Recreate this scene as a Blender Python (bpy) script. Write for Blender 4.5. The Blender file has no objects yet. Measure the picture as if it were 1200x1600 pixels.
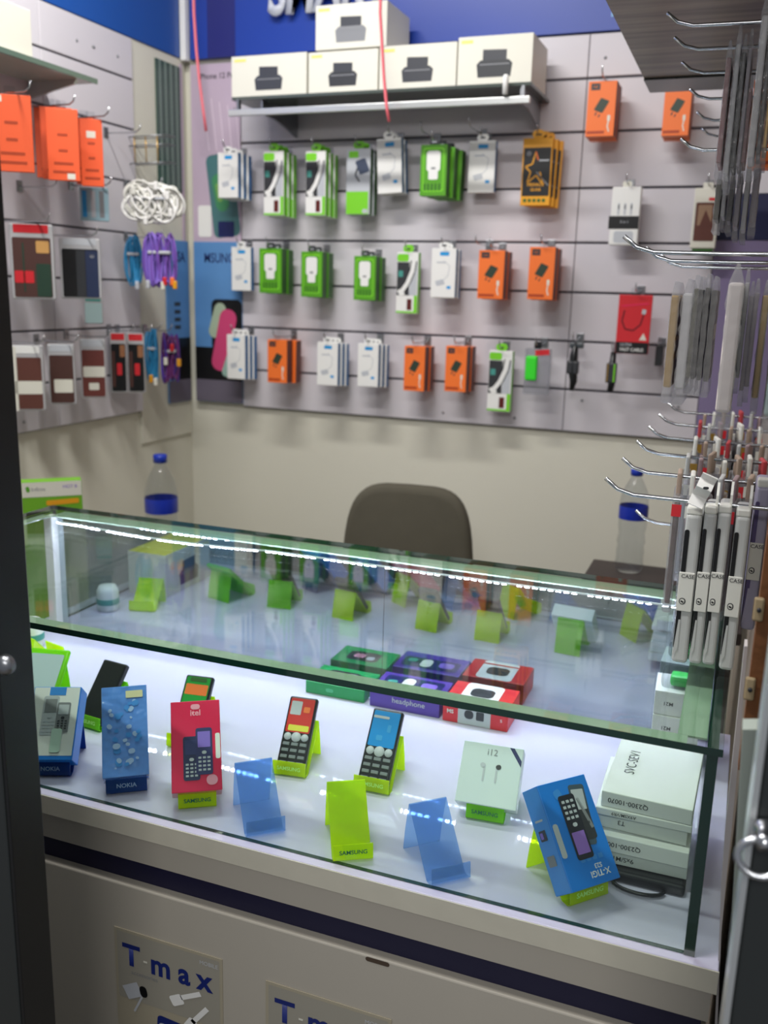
import bpy, bmesh, math, random
from mathutils import Matrix, Vector
random.seed(7)
S = bpy.context.scene
COL = S.collection
PI = math.pi

# ------------------------------------------------------------------ camera
YAW, PITCH, ROLL, FPX, EYE = 0.361839, 0.232052, 0.0275446, 1457.56, 1.5
cam_data = bpy.data.cameras.new('camera')
cam = bpy.data.objects.new('camera', cam_data)
COL.objects.link(cam)
S.camera = cam
CM = (Matrix.Rotation(YAW, 3, 'Z') @ Matrix.Rotation(PI/2 - PITCH, 3, 'X') @ Matrix.Rotation(ROLL, 3, 'Z'))
cam.matrix_world = Matrix.Translation((0, 0, EYE)) @ CM.to_4x4()
cam_data.sensor_fit = 'HORIZONTAL'
cam_data.sensor_width = 36.0
cam_data.lens = 36.0 * FPX / 1200.0
cam_data.clip_start = 0.02
cam_data.dof.use_dof = True
cam_data.dof.focus_distance = 1.12
cam_data.dof.aperture_fstop = (cam_data.lens/1000.0) / 0.0062

# ------------------------------------------------------------------ exposure, world, lights
S.view_settings.view_transform = 'Standard'
S.view_settings.look = 'None'
S.view_settings.exposure = 0.0
S.view_settings.gamma = 1.0
world = bpy.data.worlds.new('world'); S.world = world
world.use_nodes = True
world.node_tree.nodes['Background'].inputs[0].default_value = (0.85, 0.9, 1.0, 1)
world.node_tree.nodes['Background'].inputs[1].default_value = 0.28
def area(name, loc, sx, sy, power, color, rot=(0, 0, 0)):
    l = bpy.data.lights.new(name, 'AREA'); l.shape = 'RECTANGLE'; l.size = sx; l.size_y = sy
    l.energy = power; l.color = color
    o = bpy.data.objects.new(name, l); COL.objects.link(o); o.location = loc; o.rotation_euler = rot
    return o
area('ceiling_tube_light', (-1.15, 1.70, 2.86), 0.9, 0.10, 28, (1.0, 0.975, 0.94))
area('doorway_tube_light', (-0.75, 0.55, 2.86), 0.9, 0.10, 30, (1.0, 0.98, 0.96))
area('corridor_light', (0.3, -1.6, 2.8), 1.2, 0.3, 34, (1.0, 0.98, 0.95), (0.75, 0, 0))
LED_STRENGTH = 170.0

# ------------------------------------------------------------------ pixel helpers (1200x1600 frame -> point at a given distance)
def ray(x, y): return CM @ Vector(((x-600)/FPX, -(y-800)/FPX, -1.0))
def at_y(x, y, Y): r = ray(x, y); return Vector((0, 0, EYE)) + r*(Y/r.y)
def at_x(x, y, X): r = ray(x, y); return Vector((0, 0, EYE)) + r*(X/r.x)
def at_z(x, y, Z): r = ray(x, y); return Vector((0, 0, EYE)) + r*((Z-EYE)/r.z)
def rect(x0, y0, x1, y1, Y, yaw=0.0):
    """bottom centre, width and height of a vertical rectangle at depth Y turned by yaw"""
    c = at_y((x0+x1)/2, (y0+y1)/2, Y); n = Vector((math.sin(yaw), -math.cos(yaw), 0)); o = Vector((0, 0, EYE))
    def hit(x, y):
        r = ray(x, y); return o + r*((c-o).dot(n)/r.dot(n))
    ym = (y0+y1)/2; xm = (x0+x1)/2
    w = (hit(x1, ym)-hit(x0, ym)).length; b = hit(xm, y1); t = hit(xm, y0)
    return b, w, (t-b).length

# ------------------------------------------------------------------ materials
def lin(c):
    return tuple(((v/255)/12.92 if v/255 <= 0.04045 else ((v/255+0.055)/1.055)**2.4) for v in c) + (1,)
MATS = {}
def mat(name, rgb, rough=0.5, metal=0.0, spec=0.5, coat=0.0, noise=0.0, scale=6.0, bump=0.0, bscale=60.0, emit=None, trans=0.0):
    if name in MATS: return MATS[name]
    m = bpy.data.materials.new(name); m.use_nodes = True; N = m.node_tree.nodes; L = m.node_tree.links
    b = N['Principled BSDF']; b.inputs['Base Color'].default_value = lin(rgb)
    b.inputs['Roughness'].default_value = rough; b.inputs['Metallic'].default_value = metal
    b.inputs['Specular IOR Level'].default_value = spec; b.inputs['Coat Weight'].default_value = coat
    if trans: b.inputs['Transmission Weight'].default_value = trans
    if emit: b.inputs['Emission Color'].default_value = lin(rgb); b.inputs['Emission Strength'].default_value = emit
    if noise:
        t = N.new('ShaderNodeTexNoise'); t.inputs['Scale'].default_value = scale; t.inputs['Detail'].default_value = 5
        co = N.new('ShaderNodeTexCoord'); L.new(co.outputs['Object'], t.inputs['Vector'])
        r = N.new('ShaderNodeMapRange'); r.inputs[3].default_value = 1-noise; r.inputs[4].default_value = 1+noise
        mx = N.new('ShaderNodeMix'); mx.data_type = 'RGBA'; mx.blend_type = 'MULTIPLY'; mx.inputs[0].default_value = 1
        mx.inputs[6].default_value = lin(rgb); L.new(t.outputs['Fac'], r.inputs[0]); L.new(r.outputs[0], mx.inputs[7]); L.new(mx.outputs[2], b.inputs['Base Color'])
    if bump:
        t2 = N.new('ShaderNodeTexNoise'); t2.inputs['Scale'].default_value = bscale; co2 = N.new('ShaderNodeTexCoord'); L.new(co2.outputs['Object'], t2.inputs['Vector'])
        bp = N.new('ShaderNodeBump'); bp.inputs['Strength'].default_value = bump; bp.inputs['Distance'].default_value = 0.01
        L.new(t2.outputs['Fac'], bp.inputs['Height']); L.new(bp.outputs['Normal'], b.inputs['Normal'])
    MATS[name] = m; return m
def clearmat(name, tint, refl=1.0, ior=1.5, rough=0.0):
    """thin clear sheet: tinted see-through plus Fresnel reflection"""
    m = bpy.data.materials.new(name); m.use_nodes = True; N = m.node_tree.nodes; L = m.node_tree.links
    N.remove(N['Principled BSDF']); out = N['Material Output']
    t = N.new('ShaderNodeBsdfTransparent'); t.inputs[0].default_value = lin(tint)
    g = N.new('ShaderNodeBsdfGlossy'); g.inputs['Roughness'].default_value = rough; g.inputs[0].default_value = (refl, refl, refl, 1)
    f = N.new('ShaderNodeFresnel'); ge = N.new('ShaderNodeNewGeometry'); mr = N.new('ShaderNodeMapRange')
    mr.inputs[3].default_value = ior; mr.inputs[4].default_value = 1/ior; L.new(ge.outputs['Backfacing'], mr.inputs[0]); L.new(mr.outputs[0], f.inputs[0])
    x = N.new('ShaderNodeMixShader'); L.new(f.outputs[0], x.inputs[0]); L.new(t.outputs[0], x.inputs[1]); L.new(g.outputs[0], x.inputs[2]); L.new(x.outputs[0], out.inputs[0])
    MATS[name] = m; return m
def acrylic(name, rgb, tint, opac, crinkle=0.0):
    """tinted acrylic: part see-through, part coloured glow of scattered light"""
    m = bpy.data.materials.new(name); m.use_nodes = True; N = m.node_tree.nodes; L = m.node_tree.links
    p = N['Principled BSDF']; out = N['Material Output']
    p.inputs['Base Color'].default_value = lin(rgb); p.inputs['Roughness'].default_value = 0.12
    if crinkle:
        nt = N.new('ShaderNodeTexNoise'); nt.inputs['Scale'].default_value = 70; nt.inputs['Detail'].default_value = 3; bp = N.new('ShaderNodeBump'); bp.inputs['Strength'].default_value = crinkle; bp.inputs['Distance'].default_value = .01
        tc = N.new('ShaderNodeTexCoord'); L.new(tc.outputs['Object'], nt.inputs['Vector']); L.new(nt.outputs['Fac'], bp.inputs['Height']); L.new(bp.outputs['Normal'], p.inputs['Normal'])
    tl = N.new('ShaderNodeBsdfTranslucent'); tl.inputs[0].default_value = lin(rgb)
    a = N.new('ShaderNodeAddShader'); m1 = N.new('ShaderNodeMixShader'); m1.inputs[0].default_value = 0.45
    L.new(p.outputs[0], m1.inputs[1]); L.new(tl.outputs[0], m1.inputs[2])
    t = N.new('ShaderNodeBsdfTransparent'); t.inputs[0].default_value = lin(tint)
    x = N.new('ShaderNodeMixShader'); x.inputs[0].default_value = opac
    L.new(t.outputs[0], x.inputs[1]); L.new(m1.outputs[0], x.inputs[2]); L.new(x.outputs[0], out.inputs[0]); N.remove(a)
    MATS[name] = m; return m

white = mat('white_card', (232, 232, 229), 0.45)
offw = mat('cream_card', (220, 218, 205), 0.5)
black = mat('black_print', (16, 16, 18), 0.4)
dark = mat('dark_grey', (48, 50, 54), 0.45)
grey = mat('mid_grey', (128, 130, 134), 0.5)
lgrey = mat('pale_grey', (186, 190, 196), 0.5)
orange = mat('orange_card', (240, 116, 44), 0.45)
orange_d = mat('orange_dark', (170, 58, 16), 0.5)
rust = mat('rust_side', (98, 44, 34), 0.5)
chg = mat('charger_print', (44, 58, 44), 0.45)
green = mat('green_card', (84, 156, 30), 0.4)
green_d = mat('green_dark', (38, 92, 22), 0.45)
green_l = mat('lime_card', (122, 208, 42), 0.4)
skyb = mat('sky_print', (40, 150, 214), 0.4)
blue_s = mat('blue_side', (40, 108, 170), 0.45)
blue_c = mat('bright_blue_card', (18, 124, 222), 0.35)
blue_c2 = mat('light_blue_card', (58, 140, 222), 0.35)
navy = mat('navy_print', (26, 34, 92), 0.4)
yellow = mat('amber_card', (226, 158, 28), 0.4)
yel2 = mat('yellow_print', (220, 214, 60), 0.45)
red = mat('red_card', (206, 40, 48), 0.4)
pinkred = mat('pinkish_red_card', (226, 42, 84), 0.22, coat=0.6)
purple = mat('purple_card', (84, 58, 158), 0.35)
purple_l = mat('violet_print', (132, 104, 200), 0.4)
gcard = mat('emerald_card', (30, 150, 84), 0.35)
brown = mat('brown_leather', (92, 50, 40), 0.55)
teal = mat('teal_print', (70, 150, 140), 0.4)
gold = mat('gold_edge', (190, 150, 70), 0.3, metal=0.6)
chrome = mat('chrome_wire', (190, 192, 196), 0.22, metal=1.0)
steel = mat('dull_steel', (150, 152, 156), 0.35, metal=1.0)
blackplastic = mat('black_plastic', (22, 24, 27), 0.3)
alum = mat('brushed_aluminium', (214, 216, 214), 0.3, metal=0.85)
clear = clearmat('clear_film', (236, 238, 240), 0.9, 1.45, 0.08)
haze = acrylic('milky_film', (196, 196, 200), (235, 236, 240), 0.32)
glass = clearmat('case_glass', (245, 251, 247), .75, 1.4)
glass_edge = mat('glass_edge_green', (16, 52, 42), 0.12, coat=0.4)
seam_strip = mat('pale_green_glass_strip', (150, 174, 152), 0.2)
lime = acrylic('lime_acrylic', (228, 250, 40), (230, 252, 80), 0.58)
limeg = acrylic('green_acrylic', (160, 236, 50), (190, 246, 90), 0.62)
sky_ac = acrylic('pale_blue_acrylic', (166, 204, 245), (208, 228, 252), 0.24)
blue_ac = acrylic('blue_acrylic', (30, 84, 168), (80, 130, 220), 0.85)

# ------------------------------------------------------------------ mesh builder
TXT = {}
def text_mesh(s, bold):
    k = (s, bold)
    if k in TXT: return TXT[k]
    c = bpy.data.curves.new('t', 'FONT'); c.body = s; c.size = 1.0; c.align_x = 'CENTER'; c.align_y = 'CENTER'; c.offset = bold; c.resolution_u = 3
    o = bpy.data.objects.new('t', c); COL.objects.link(o)
    dg = bpy.context.evaluated_depsgraph_get()
    me = bpy.data.meshes.new_from_object(o.evaluated_get(dg))
    COL.objects.unlink(o); bpy.data.objects.remove(o); TXT[k] = me; return me
class MB:
    def __init__(s): s.bm = bmesh.new(); s.m = []
    def mi(s, m):
        if m not in s.m: s.m.append(m)
        return s.m.index(m)
    def merge(s, b, m, X=None):
        i = s.mi(m)
        for f in b.faces: f.material_index = i
        if X is not None: b.transform(X)
        t = bpy.data.meshes.new('tmp'); b.to_mesh(t); b.free(); s.bm.from_mesh(t); bpy.data.meshes.remove(t); return s
    def box(s, x0, x1, y0, y1, z0, z1, m, bev=0.0, X=None, seg=2):
        b = bmesh.new(); bmesh.ops.create_cube(b, size=1.0)
        b.transform(Matrix.Translation(((x0+x1)/2, (y0+y1)/2, (z0+z1)/2)) @ Matrix.Diagonal((x1-x0, y1-y0, z1-z0, 1)))
        if bev: bmesh.ops.bevel(b, geom=b.edges[:], offset=bev, segments=seg, profile=0.5, affect='EDGES')
        return s.merge(b, m, X)
    def poly(s, pts, m, X=None):
        b = bmesh.new(); b.faces.new([b.verts.new(p) for p in pts]); return s.merge(b, m, X)
    def prism(s, pts, d, m, X=None, bev=0.0):
        """closed outline (3D points) pushed along vector d"""
        b = bmesh.new(); d = Vector(d); A = [b.verts.new(p) for p in pts]; B = [b.verts.new(Vector(p)+d) for p in pts]
        b.faces.new(A); b.faces.new(B[::-1]); n = len(pts)
        for i in range(n): b.faces.new((A[i], B[i], B[(i+1) % n], A[(i+1) % n]))
        bmesh.ops.recalc_face_normals(b, faces=b.faces[:])
        if bev: bmesh.ops.bevel(b, geom=b.edges[:], offset=bev, segments=2, profile=0.5, affect='EDGES')
        return s.merge(b, m, X)
    # printed shapes on a front face: plane y = e (facing -y), u = x, v = z
    def f(s, pts, m, e=-0.0003, X=None): return s.poly([(u, e, v) for u, v in pts], m, X)
    def fr(s, u0, u1, v0, v1, m, e=-0.0003, rot=0.0, rad=0.0, X=None):
        cu, cv = (u0+u1)/2, (v0+v1)/2; a, b = (u1-u0)/2, (v1-v0)/2; P = []
        if rad <= 0: P = [(-a, -b), (a, -b), (a, b), (-a, b)]
        else:
            r = min(rad, a, b)
            for (qx, qy, st) in ((a-r, -b+r, -90), (a-r, b-r, 0), (-a+r, b-r, 90), (-a+r, -b+r, 180)):
                for k in range(5): t = math.radians(st+k*22.5); P.append((qx+r*math.cos(t), qy+r*math.sin(t)))
        c, sn = math.cos(rot), math.sin(rot)
        return s.f([(cu+x*c-y*sn, cv+x*sn+y*c) for x, y in P], m, e, X)
    def line(s, pts, w, m, e=-0.0004, X=None):
        for (a, b), (c, d) in zip(pts, pts[1:]):
            l = math.hypot(c-a, d-b) or 1e-6; nx, ny = -(d-b)/l*w/2, (c-a)/l*w/2
            s.f([(a-nx, b-ny), (c-nx, d-ny), (c+nx, d+ny), (a+nx, b+ny)], m, e, X)
        return s
    def text(s, t, u, v, size, m, e=-0.0005, rot=0.0, bold=0.0, sx=1.0, X=None, shear=0.0):
        b = bmesh.new(); b.from_mesh(text_mesh(t, bold))
        sh = Matrix.Identity(4); sh[0][1] = shear
        M = Matrix.Translation((u, e, v)) @ Matrix.Rotation(-rot, 4, 'Y') @ Matrix.Rotation(PI/2, 4, 'X') @ Matrix.Diagonal((size*sx, size, 1, 1)) @ sh
        b.transform(M); return s.merge(b, m, X)
    def tube(s, pts, r, m, X=None, seg=8, flat=1.0, closed=False, radii=None):
        pts = [Vector(p) for p in pts]; b = bmesh.new(); rings = []; n = len(pts); up = Vector((0, 0, 1)); prev = None
        for i, p in enumerate(pts):
            if closed: t = (pts[(i+1) % n]-pts[i-1]).normalized()
            else: t = (pts[min(i+1, n-1)]-pts[max(i-1, 0)]).normalized()
            if prev is None: a = t.orthogonal().normalized()
            else:
                a = prev - t*prev.dot(t); a = a.normalized() if a.length > 1e-6 else t.orthogonal().normalized()
            prev = a; c = t.cross(a); rr = radii[i] if radii else r
            rings.append([b.verts.new(p + a*rr*math.cos(2*PI*k/seg) + c*rr*flat*math.sin(2*PI*k/seg)) for k in range(seg)])
        for i in range(n if closed else n-1):
            A, B = rings[i], rings[(i+1) % n]
            for k in range(seg): b.faces.new((A[k], A[(k+1) % seg], B[(k+1) % seg], B[k]))
        if not closed: b.faces.new(rings[0][::-1]); b.faces.new(rings[-1])
        for f in b.faces: f.smooth = True
        return s.merge(b, m, X)
    def lathe(s, prof, m, X=None, seg=24):
        b = bmesh.new(); R = []
        for r, z in prof: R.append([b.verts.new((max(r, 1e-5)*math.cos(2*PI*k/seg), max(r, 1e-5)*math.sin(2*PI*k/seg), z)) for k in range(seg)])
        for A, B in zip(R, R[1:]):
            for k in range(seg): b.faces.new((A[k], A[(k+1) % seg], B[(k+1) % seg], B[k]))
        for f in b.faces: f.smooth = True
        return s.merge(b, m, X)
    def sheet(s, prof, x0, x1, th, m, X=None):
        """bent sheet: (y, z) profile with thickness th, extruded x0..x1"""
        P = [Vector((p[0], p[1])) for p in prof]; N = []
        for i in range(len(P)):
            t = (P[min(i+1, len(P)-1)]-P[max(i-1, 0)]).normalized(); N.append(Vector((-t.y, t.x)))
        b = bmesh.new(); rows = []
        for p, n in zip(P, N):
            q = p + n*th
            rows.append([b.verts.new((x, v.x, v.y)) for x in (x0, x1) for v in (p, q)])
        for A, B in zip(rows, rows[1:]):
            for i, j in ((0, 1), (1, 3), (3, 2), (2, 0)): b.faces.new((A[i], A[j], B[j], B[i]))
        b.faces.new((rows[0][0], rows[0][2], rows[0][3], rows[0][1])); b.faces.new((rows[-1][0], rows[-1][1], rows[-1][3], rows[-1][2]))
        bmesh.ops.recalc_face_normals(b, faces=b.faces[:])
        return s.merge(b, m, X)
    def build(s, name, parent=None, loc=None, rot=None):
        me = bpy.data.meshes.new(name); s.bm.to_mesh(me); s.bm.free()
        for m in s.m: me.materials.append(m)
        o = bpy.data.objects.new(name, me); COL.objects.link(o); o.parent = parent
        if loc is not None: o.location = loc
        if rot is not None: o.rotation_euler = rot
        return o
def tag(o, label=None, cat=None, group=None, kind=None):
    if label: o['label'] = label
    if cat: o['category'] = cat
    if group: o['group'] = group
    if kind: o['kind'] = kind
    return o
def thing(name, label, cat, loc=(0, 0, 0), rot=(0, 0, 0), group=None):
    o = bpy.data.objects.new(name, None); COL.objects.link(o); o.location = loc; o.rotation_euler = rot; o.empty_display_size = 0.02
    return tag(o, label, cat, group)
def dup(root, loc, rot=(0, 0, 0), scale=(1, 1, 1), label=None, group=None):
    r = root.copy(); COL.objects.link(r); r.location = loc; r.rotation_euler = rot; r.scale = scale
    if label: r['label'] = label
    if group: r['group'] = group
    for ch in list(root.children):
        c = ch.copy(); COL.objects.link(c); c.parent = r
        for g in ch.children:
            d = g.copy(); COL.objects.link(d); d.parent = c
    return r
def struct(name, mb): return tag(mb.build(name), kind='structure')
I4 = Matrix.Identity(4)
def T(x, y, z): return Matrix.Translation((x, y, z))
def RZ(a): return Matrix.Rotation(a, 4, 'Z')

# ================================================================== THE SETTING
YB, XL, XR = 2.80, -1.783, 0.060       # faces of slat panels back / left, right partition face
Z0, ZT = 0.85, 1.082                    # floor and top of the glass case
cream = mat('cream_paint', (212, 210, 196), 0.7, noise=0.035, scale=2.0, bump=0.05, bscale=30)
slatm = mat('slat_board', (204, 200, 206), 0.38, noise=0.03, scale=1.5)
groove = mat('slat_groove', (80, 78, 88), 0.5)
tile = mat('floor_tile', (108, 102, 94), 0.5, noise=0.1, scale=4)
ceilm = mat('ceiling_paint', (215, 214, 208), 0.8)
struct('floor', MB().box(-2.2, 1.2, -0.4, 3.0, -0.05, 0, tile))
struct('ceiling', MB().box(-2.2, 1.2, 0.0, 3.0, 2.9, 2.95, ceilm))
struct('wall_back', MB().box(-1.90, 0.10, YB+0.016, YB+0.10, 0, 2.9, cream))
struct('wall_left', MB().box(-1.90, XL-0.016, 0.55, YB+0.016, 0, 2.9, cream))
struct('wall_right', MB().box(XR, XR+0.05, 0.90, YB+0.016, 0, 2.9, mat('right_partition', (168, 156, 144), 0.5)))

# slat boards with grooves, one mesh per board sheet
ZS = [1.104, 1.231, 1.372, 1.512, 1.651, 1.800, 1.950, 2.089, 2.205]
def slat_panel(label, u0, u1, left):
    m = MB()
    if left: m.box(XL-0.015, XL-0.007, u0, u1, ZS[0], ZS[-1], groove)
    else: m.box(u0, u1, YB+0.007, YB+0.015, ZS[0], ZS[-1], groove)
    for a, b in zip(ZS, ZS[1:]):
        if left: m.box(XL-0.008, XL, u0, u1, a+0.003, b-0.003, slatm, 0.0015)
        else: m.box(u0, u1, YB, YB+0.008, a+0.0035, b-0.0035, slatm, 0.0015)
    rn = random.Random(int(abs(u0)*100))
    for k in range(5):
        u = u0 + (u1-u0)*rn.uniform(0.08, 0.92); z = rn.choice([ZS[0]+.03, ZS[1]-.03, ZS[-2]+0.05])
        if left: m.lathe([(0, 0), (.0045, 0), (.003, .002), (0, .0025)], grey, T(XL, u, z) @ Matrix.Rotation(PI/2, 4, 'Y'), 10)
        else: m.lathe([(0, 0), (.0045, 0), (.003, .002), (0, .0025)], grey, T(u, YB, z) @ Matrix.Rotation(PI/2, 4, 'X'), 10)
    return tag(m.build('slat_panel'), label, 'wall panel', 'slatted display panels')
slat_panel('wide pale lilac slatted panel on the back wall, left of the vertical seam', -1.584, -0.4945, False)
slat_panel('narrow pale lilac slatted panel on the back wall, right of the vertical seam', -0.4925, -0.115, False)
slat_panel('slatted panel on the left wall nearer to the dark door', 1.25, 2.115, True)
slat_panel('slatted panel on the left wall nearer to the corner posters', 2.117, 2.51, True)
# purple panel at the right end of the back wall
tag(MB().box(-0.113, XR-0.001, YB-0.002, YB+0.012, 0.98, 1.66, mat('purple_panel', (128, 116, 152), 0.45)).box(-0.113, XR-0.001, YB-0.002, YB+0.012, 1.662, 1.78, mat('navy_panel', (30, 34, 70), 0.4)).box(-0.113, XR-0.001, YB-0.002, YB+0.012, 1.782, 2.205, slatm).build('corner_board'),
    'purple and navy board at the right end of the back wall behind the hanging bags', 'wall panel')

# blue banners above the slats
bannerb = mat('blue_banner', (28, 62, 158), 0.35, noise=0.18, scale=1.4)
bannern = mat('navy_banner', (32, 36, 112), 0.35)
bt = thing('blue_banner', 'glossy blue sign board with silver capital letters above the back wall panels', 'sign', (0, 0, 0))
m = MB().box(-1.765, -0.36, YB-0.004, YB+0.016, 2.207, 2.9, bannerb)
m.box(-1.70, -1.60, YB-0.006, YB-0.003, 2.207, 2.9, bannern)
m.box(-0.44, -0.36, YB-0.006, YB-0.003, 2.24, 2.9, mat('pale_blue_print', (130, 180, 225), 0.4))
m.build('sign_board', bt)
lm = MB()
def glyph_text(t, u, z, size, m_, Y, bold, sx=1.0, shear=0.0):
    b = MB(); b.text(t, 0, 0, size, m_, 0, 0, bold, sx, None, shear)
    return b
L_ = MB().text('SMART', -1.27, 2.368, 0.185, mat('silver_letters', (206, 210, 220), 0.35), YB-0.020, 0, 0.03, 0.68, None, 0.18)
bmesh.ops.solidify(L_.bm, geom=L_.bm.faces[:], thickness=-0.014)
L_.build('letters', bt)
tag(MB().box(XL-0.016, XL-0.004, 1.0, YB-0.03, 2.207, 2.9, mat('left_banner', (24, 78, 158), 0.35, noise=0.15, scale=1.2)).build('blue_banner'),
    'plain blue sign board above the slatted panels on the left wall', 'sign')
struct('trim_1', MB().box(XL-0.004, XL+0.016, YB-0.028, YB-0.003, 2.2, 2.9, white, 0.002))
struct('trim_2', MB().box(XL-0.016, XL-0.008, 2.512, YB, 1.0, 2.205, cream))

# corner mirror strip on the left wall
mg = MB().box(XL-0.008, XL-0.002, 2.635, 2.765, 1.80, 2.178, mat('grey_green_mirror', (70, 92, 84), 0.25, metal=0.3, spec=0.6))
for k in range(4): mg.box(XL-0.002, XL-0.001, 2.65+k*0.03, 2.657+k*0.03, 1.80, 2.178, mat('mirror_streak', (120, 138, 130), 0.3))
tag(mg.build('mirror_strip'), 'narrow grey-green striped strip on the left wall beside the corner', 'mirror')

# posters folded round the corner
pinkp = mat('pinkish_poster', (190, 172, 190), 0.3, bump=0.2, bscale=14)
pt = MB()
pt.box(-1.765, -1.585, YB-0.004, YB-0.001, 1.50, 2.19, pinkp)
pt.box(XL-0.006, XL-0.003, 2.767, YB-0.02, 1.50, 2.19, pinkp)
E_ = YB-0.0045
pt.text('iPhone 12 Pro', -1.665, 2.153, 0.024, dark, E_, 0, 0.01)
pt.text('An', -1.60, 2.05, 0.022, grey, E_)
for k in range(5): pt.line([(-1.72+k*0.03, 2.10-k*0.012), (-1.70+k*0.028, 1.93)], 0.004, mat('poster_fold', (214, 198, 212), 0.3), E_)
pt.fr(-1.70, -1.60, 1.66, 1.92, mat('poster_teal', (74, 118, 122), 0.3), E_, 0.12, 0.02)
pt.fr(-1.685, -1.635, 1.74, 1.86, mat('poster_green', (70, 140, 96), 0.3), E_-.0003, 0.2, 0.03)
pt.fr(-1.675, -1.655, 1.77, 1.83, mat('poster_lime', (120, 170, 90), 0.3), E_-.0006, 0.2, 0.03)
pt.fr(-1.67, -1.61, 1.66, 1.71, navy, E_-.0003, 0, 0.005)
pt.fr(-1.745, -1.695, 1.66, 1.76, white, E_-.0009, 0, 0.008)
pt.fr(-1.765, -1.585, 1.505, 1.64, mat('poster_lav', (170, 172, 192), 0.3), E_-.0002)
tag(pt.build('phone_poster'), 'pinkish folded poster of a green phone in the left corner of the back wall', 'poster')
sb = mat('poster_blue', (92, 142, 196), 0.3, noise=0.2, scale=5)
ps = MB()
ps.box(-1.765, -1.583, YB-0.005, YB-0.001, 1.115, 1.645, sb)
ps.box(XL-0.006, XL-0.001, 2.66, YB-0.008, 1.115, 1.645, sb)
E_ = YB-0.0055
ps.text('MSUNG', -1.668, 1.592, 0.044, navy, E_, 0, 0.010, 0.76)
ps.fr(-1.765, -1.583, 1.19, 1.30, black, E_); ps.fr(-1.70, -1.583, 1.29, 1.46, black, E_, 0, 0.02)
ps.fr(-1.70, -1.655, 1.33, 1.45, mat('poster_sage', (170, 186, 160), 0.3), E_-.0003, -0.3, 0.03)
ps.fr(-1.685, -1.62, 1.22, 1.43, mat('poster_pink', (206, 70, 118), 0.3), E_-.0006, -0.22, 0.03)
ps.fr(-1.645, -1.612, 1.20, 1.33, mat('poster_mint', (150, 182, 170), 0.3), E_-.0009, -0.35, 0.02)
ps.fr(-1.765, -1.583, 1.116, 1.19, mat('poster_grey', (104, 98, 112), 0.4), E_-.0003)
XS = T(XL-0.0005, 0, 0) @ RZ(PI/2)      # prints on the left-wall leaf (u runs along +Y)
ps.text('SA', 2.745, 1.592, 0.046, navy, -0.0003, 0, 0.015, 0.92, XS)
ps.fr(2.66, 2.792, 1.116, 1.19, MATS['poster_grey'], -0.0003, X=XS)
ps.fr(2.70, 2.792, 1.19, 1.33, black, -0.0003, X=XS)
for k in range(4): ps.fr(2.70, 2.735, 1.36+k*0.025, 1.372+k*0.025, dark, -0.0003, X=XS)
tag(ps.build('phone_poster'), 'blue poster with a pink flower shape on a black phone, folded into the left corner', 'poster')

# ================================================================== COUNTER AND GLASS CASE
CX0, CX1, CY0, CY1 = -1.215, 0.016, 0.884, 1.408
lam = mat('grey_white_laminate', (176, 170, 158), 0.5, noise=0.04, scale=5)
lamtop = mat('white_laminate_top', (196, 191, 214), 0.025, spec=0.35, noise=0.01, scale=5)
navyband = mat('navy_recess', (22, 20, 52), 0.5)
ct = thing('counter_cabinet', 'long greyish white laminate counter cabinet with a dark navy recessed band', 'counter', (-0.6, 1.14, 0))
def cpart(name, mb): o = mb.build(name, ct); o.matrix_parent_inverse = T(-0.6, 1.14, 0).inverted(); return o
cpart('countertop', MB().box(CX0-0.03, 0.040, 0.872, 1.43, 0.823, Z0, lamtop, 0.0015))
cpart('edge_band', MB().box(CX0-0.03, 0.0405, 0.8705, 0.872, 0.8235, 0.8495, mat('worn_edge_band', (196, 192, 176), 0.4, noise=0.08, scale=30)))
cpart('apron', MB().box(CX0-0.02, 0.036, 0.880, 1.42, 0.782, 0.823, lam))
cpart('recess_band', MB().box(CX0-0.02, 0.030, 0.892, 1.42, 0.745, 0.782, navyband))
fb = MB().box(CX0-0.02, 0.036, 0.878, 0.896, 0.03, 0.745, lam, 0.002)
fb.fr(-0.34, -0.31, 0.738, 0.744, mat('chipped_wood', (70, 56, 44), 0.8), 0.8777, 0, 0.003)
cpart('front_panel', fb)
cpart('side_panel', MB().box(0.018, 0.036, 0.896, 1.42, 0.03, 0.745, lam))
cpart('side_panel', MB().box(CX0-0.02, CX0-0.002, 0.896, 1.42, 0.03, 0.745, lam))
cpart('plinth', MB().box(CX0, 0.02, 0.90, 1.40, 0, 0.03, dark))
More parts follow.
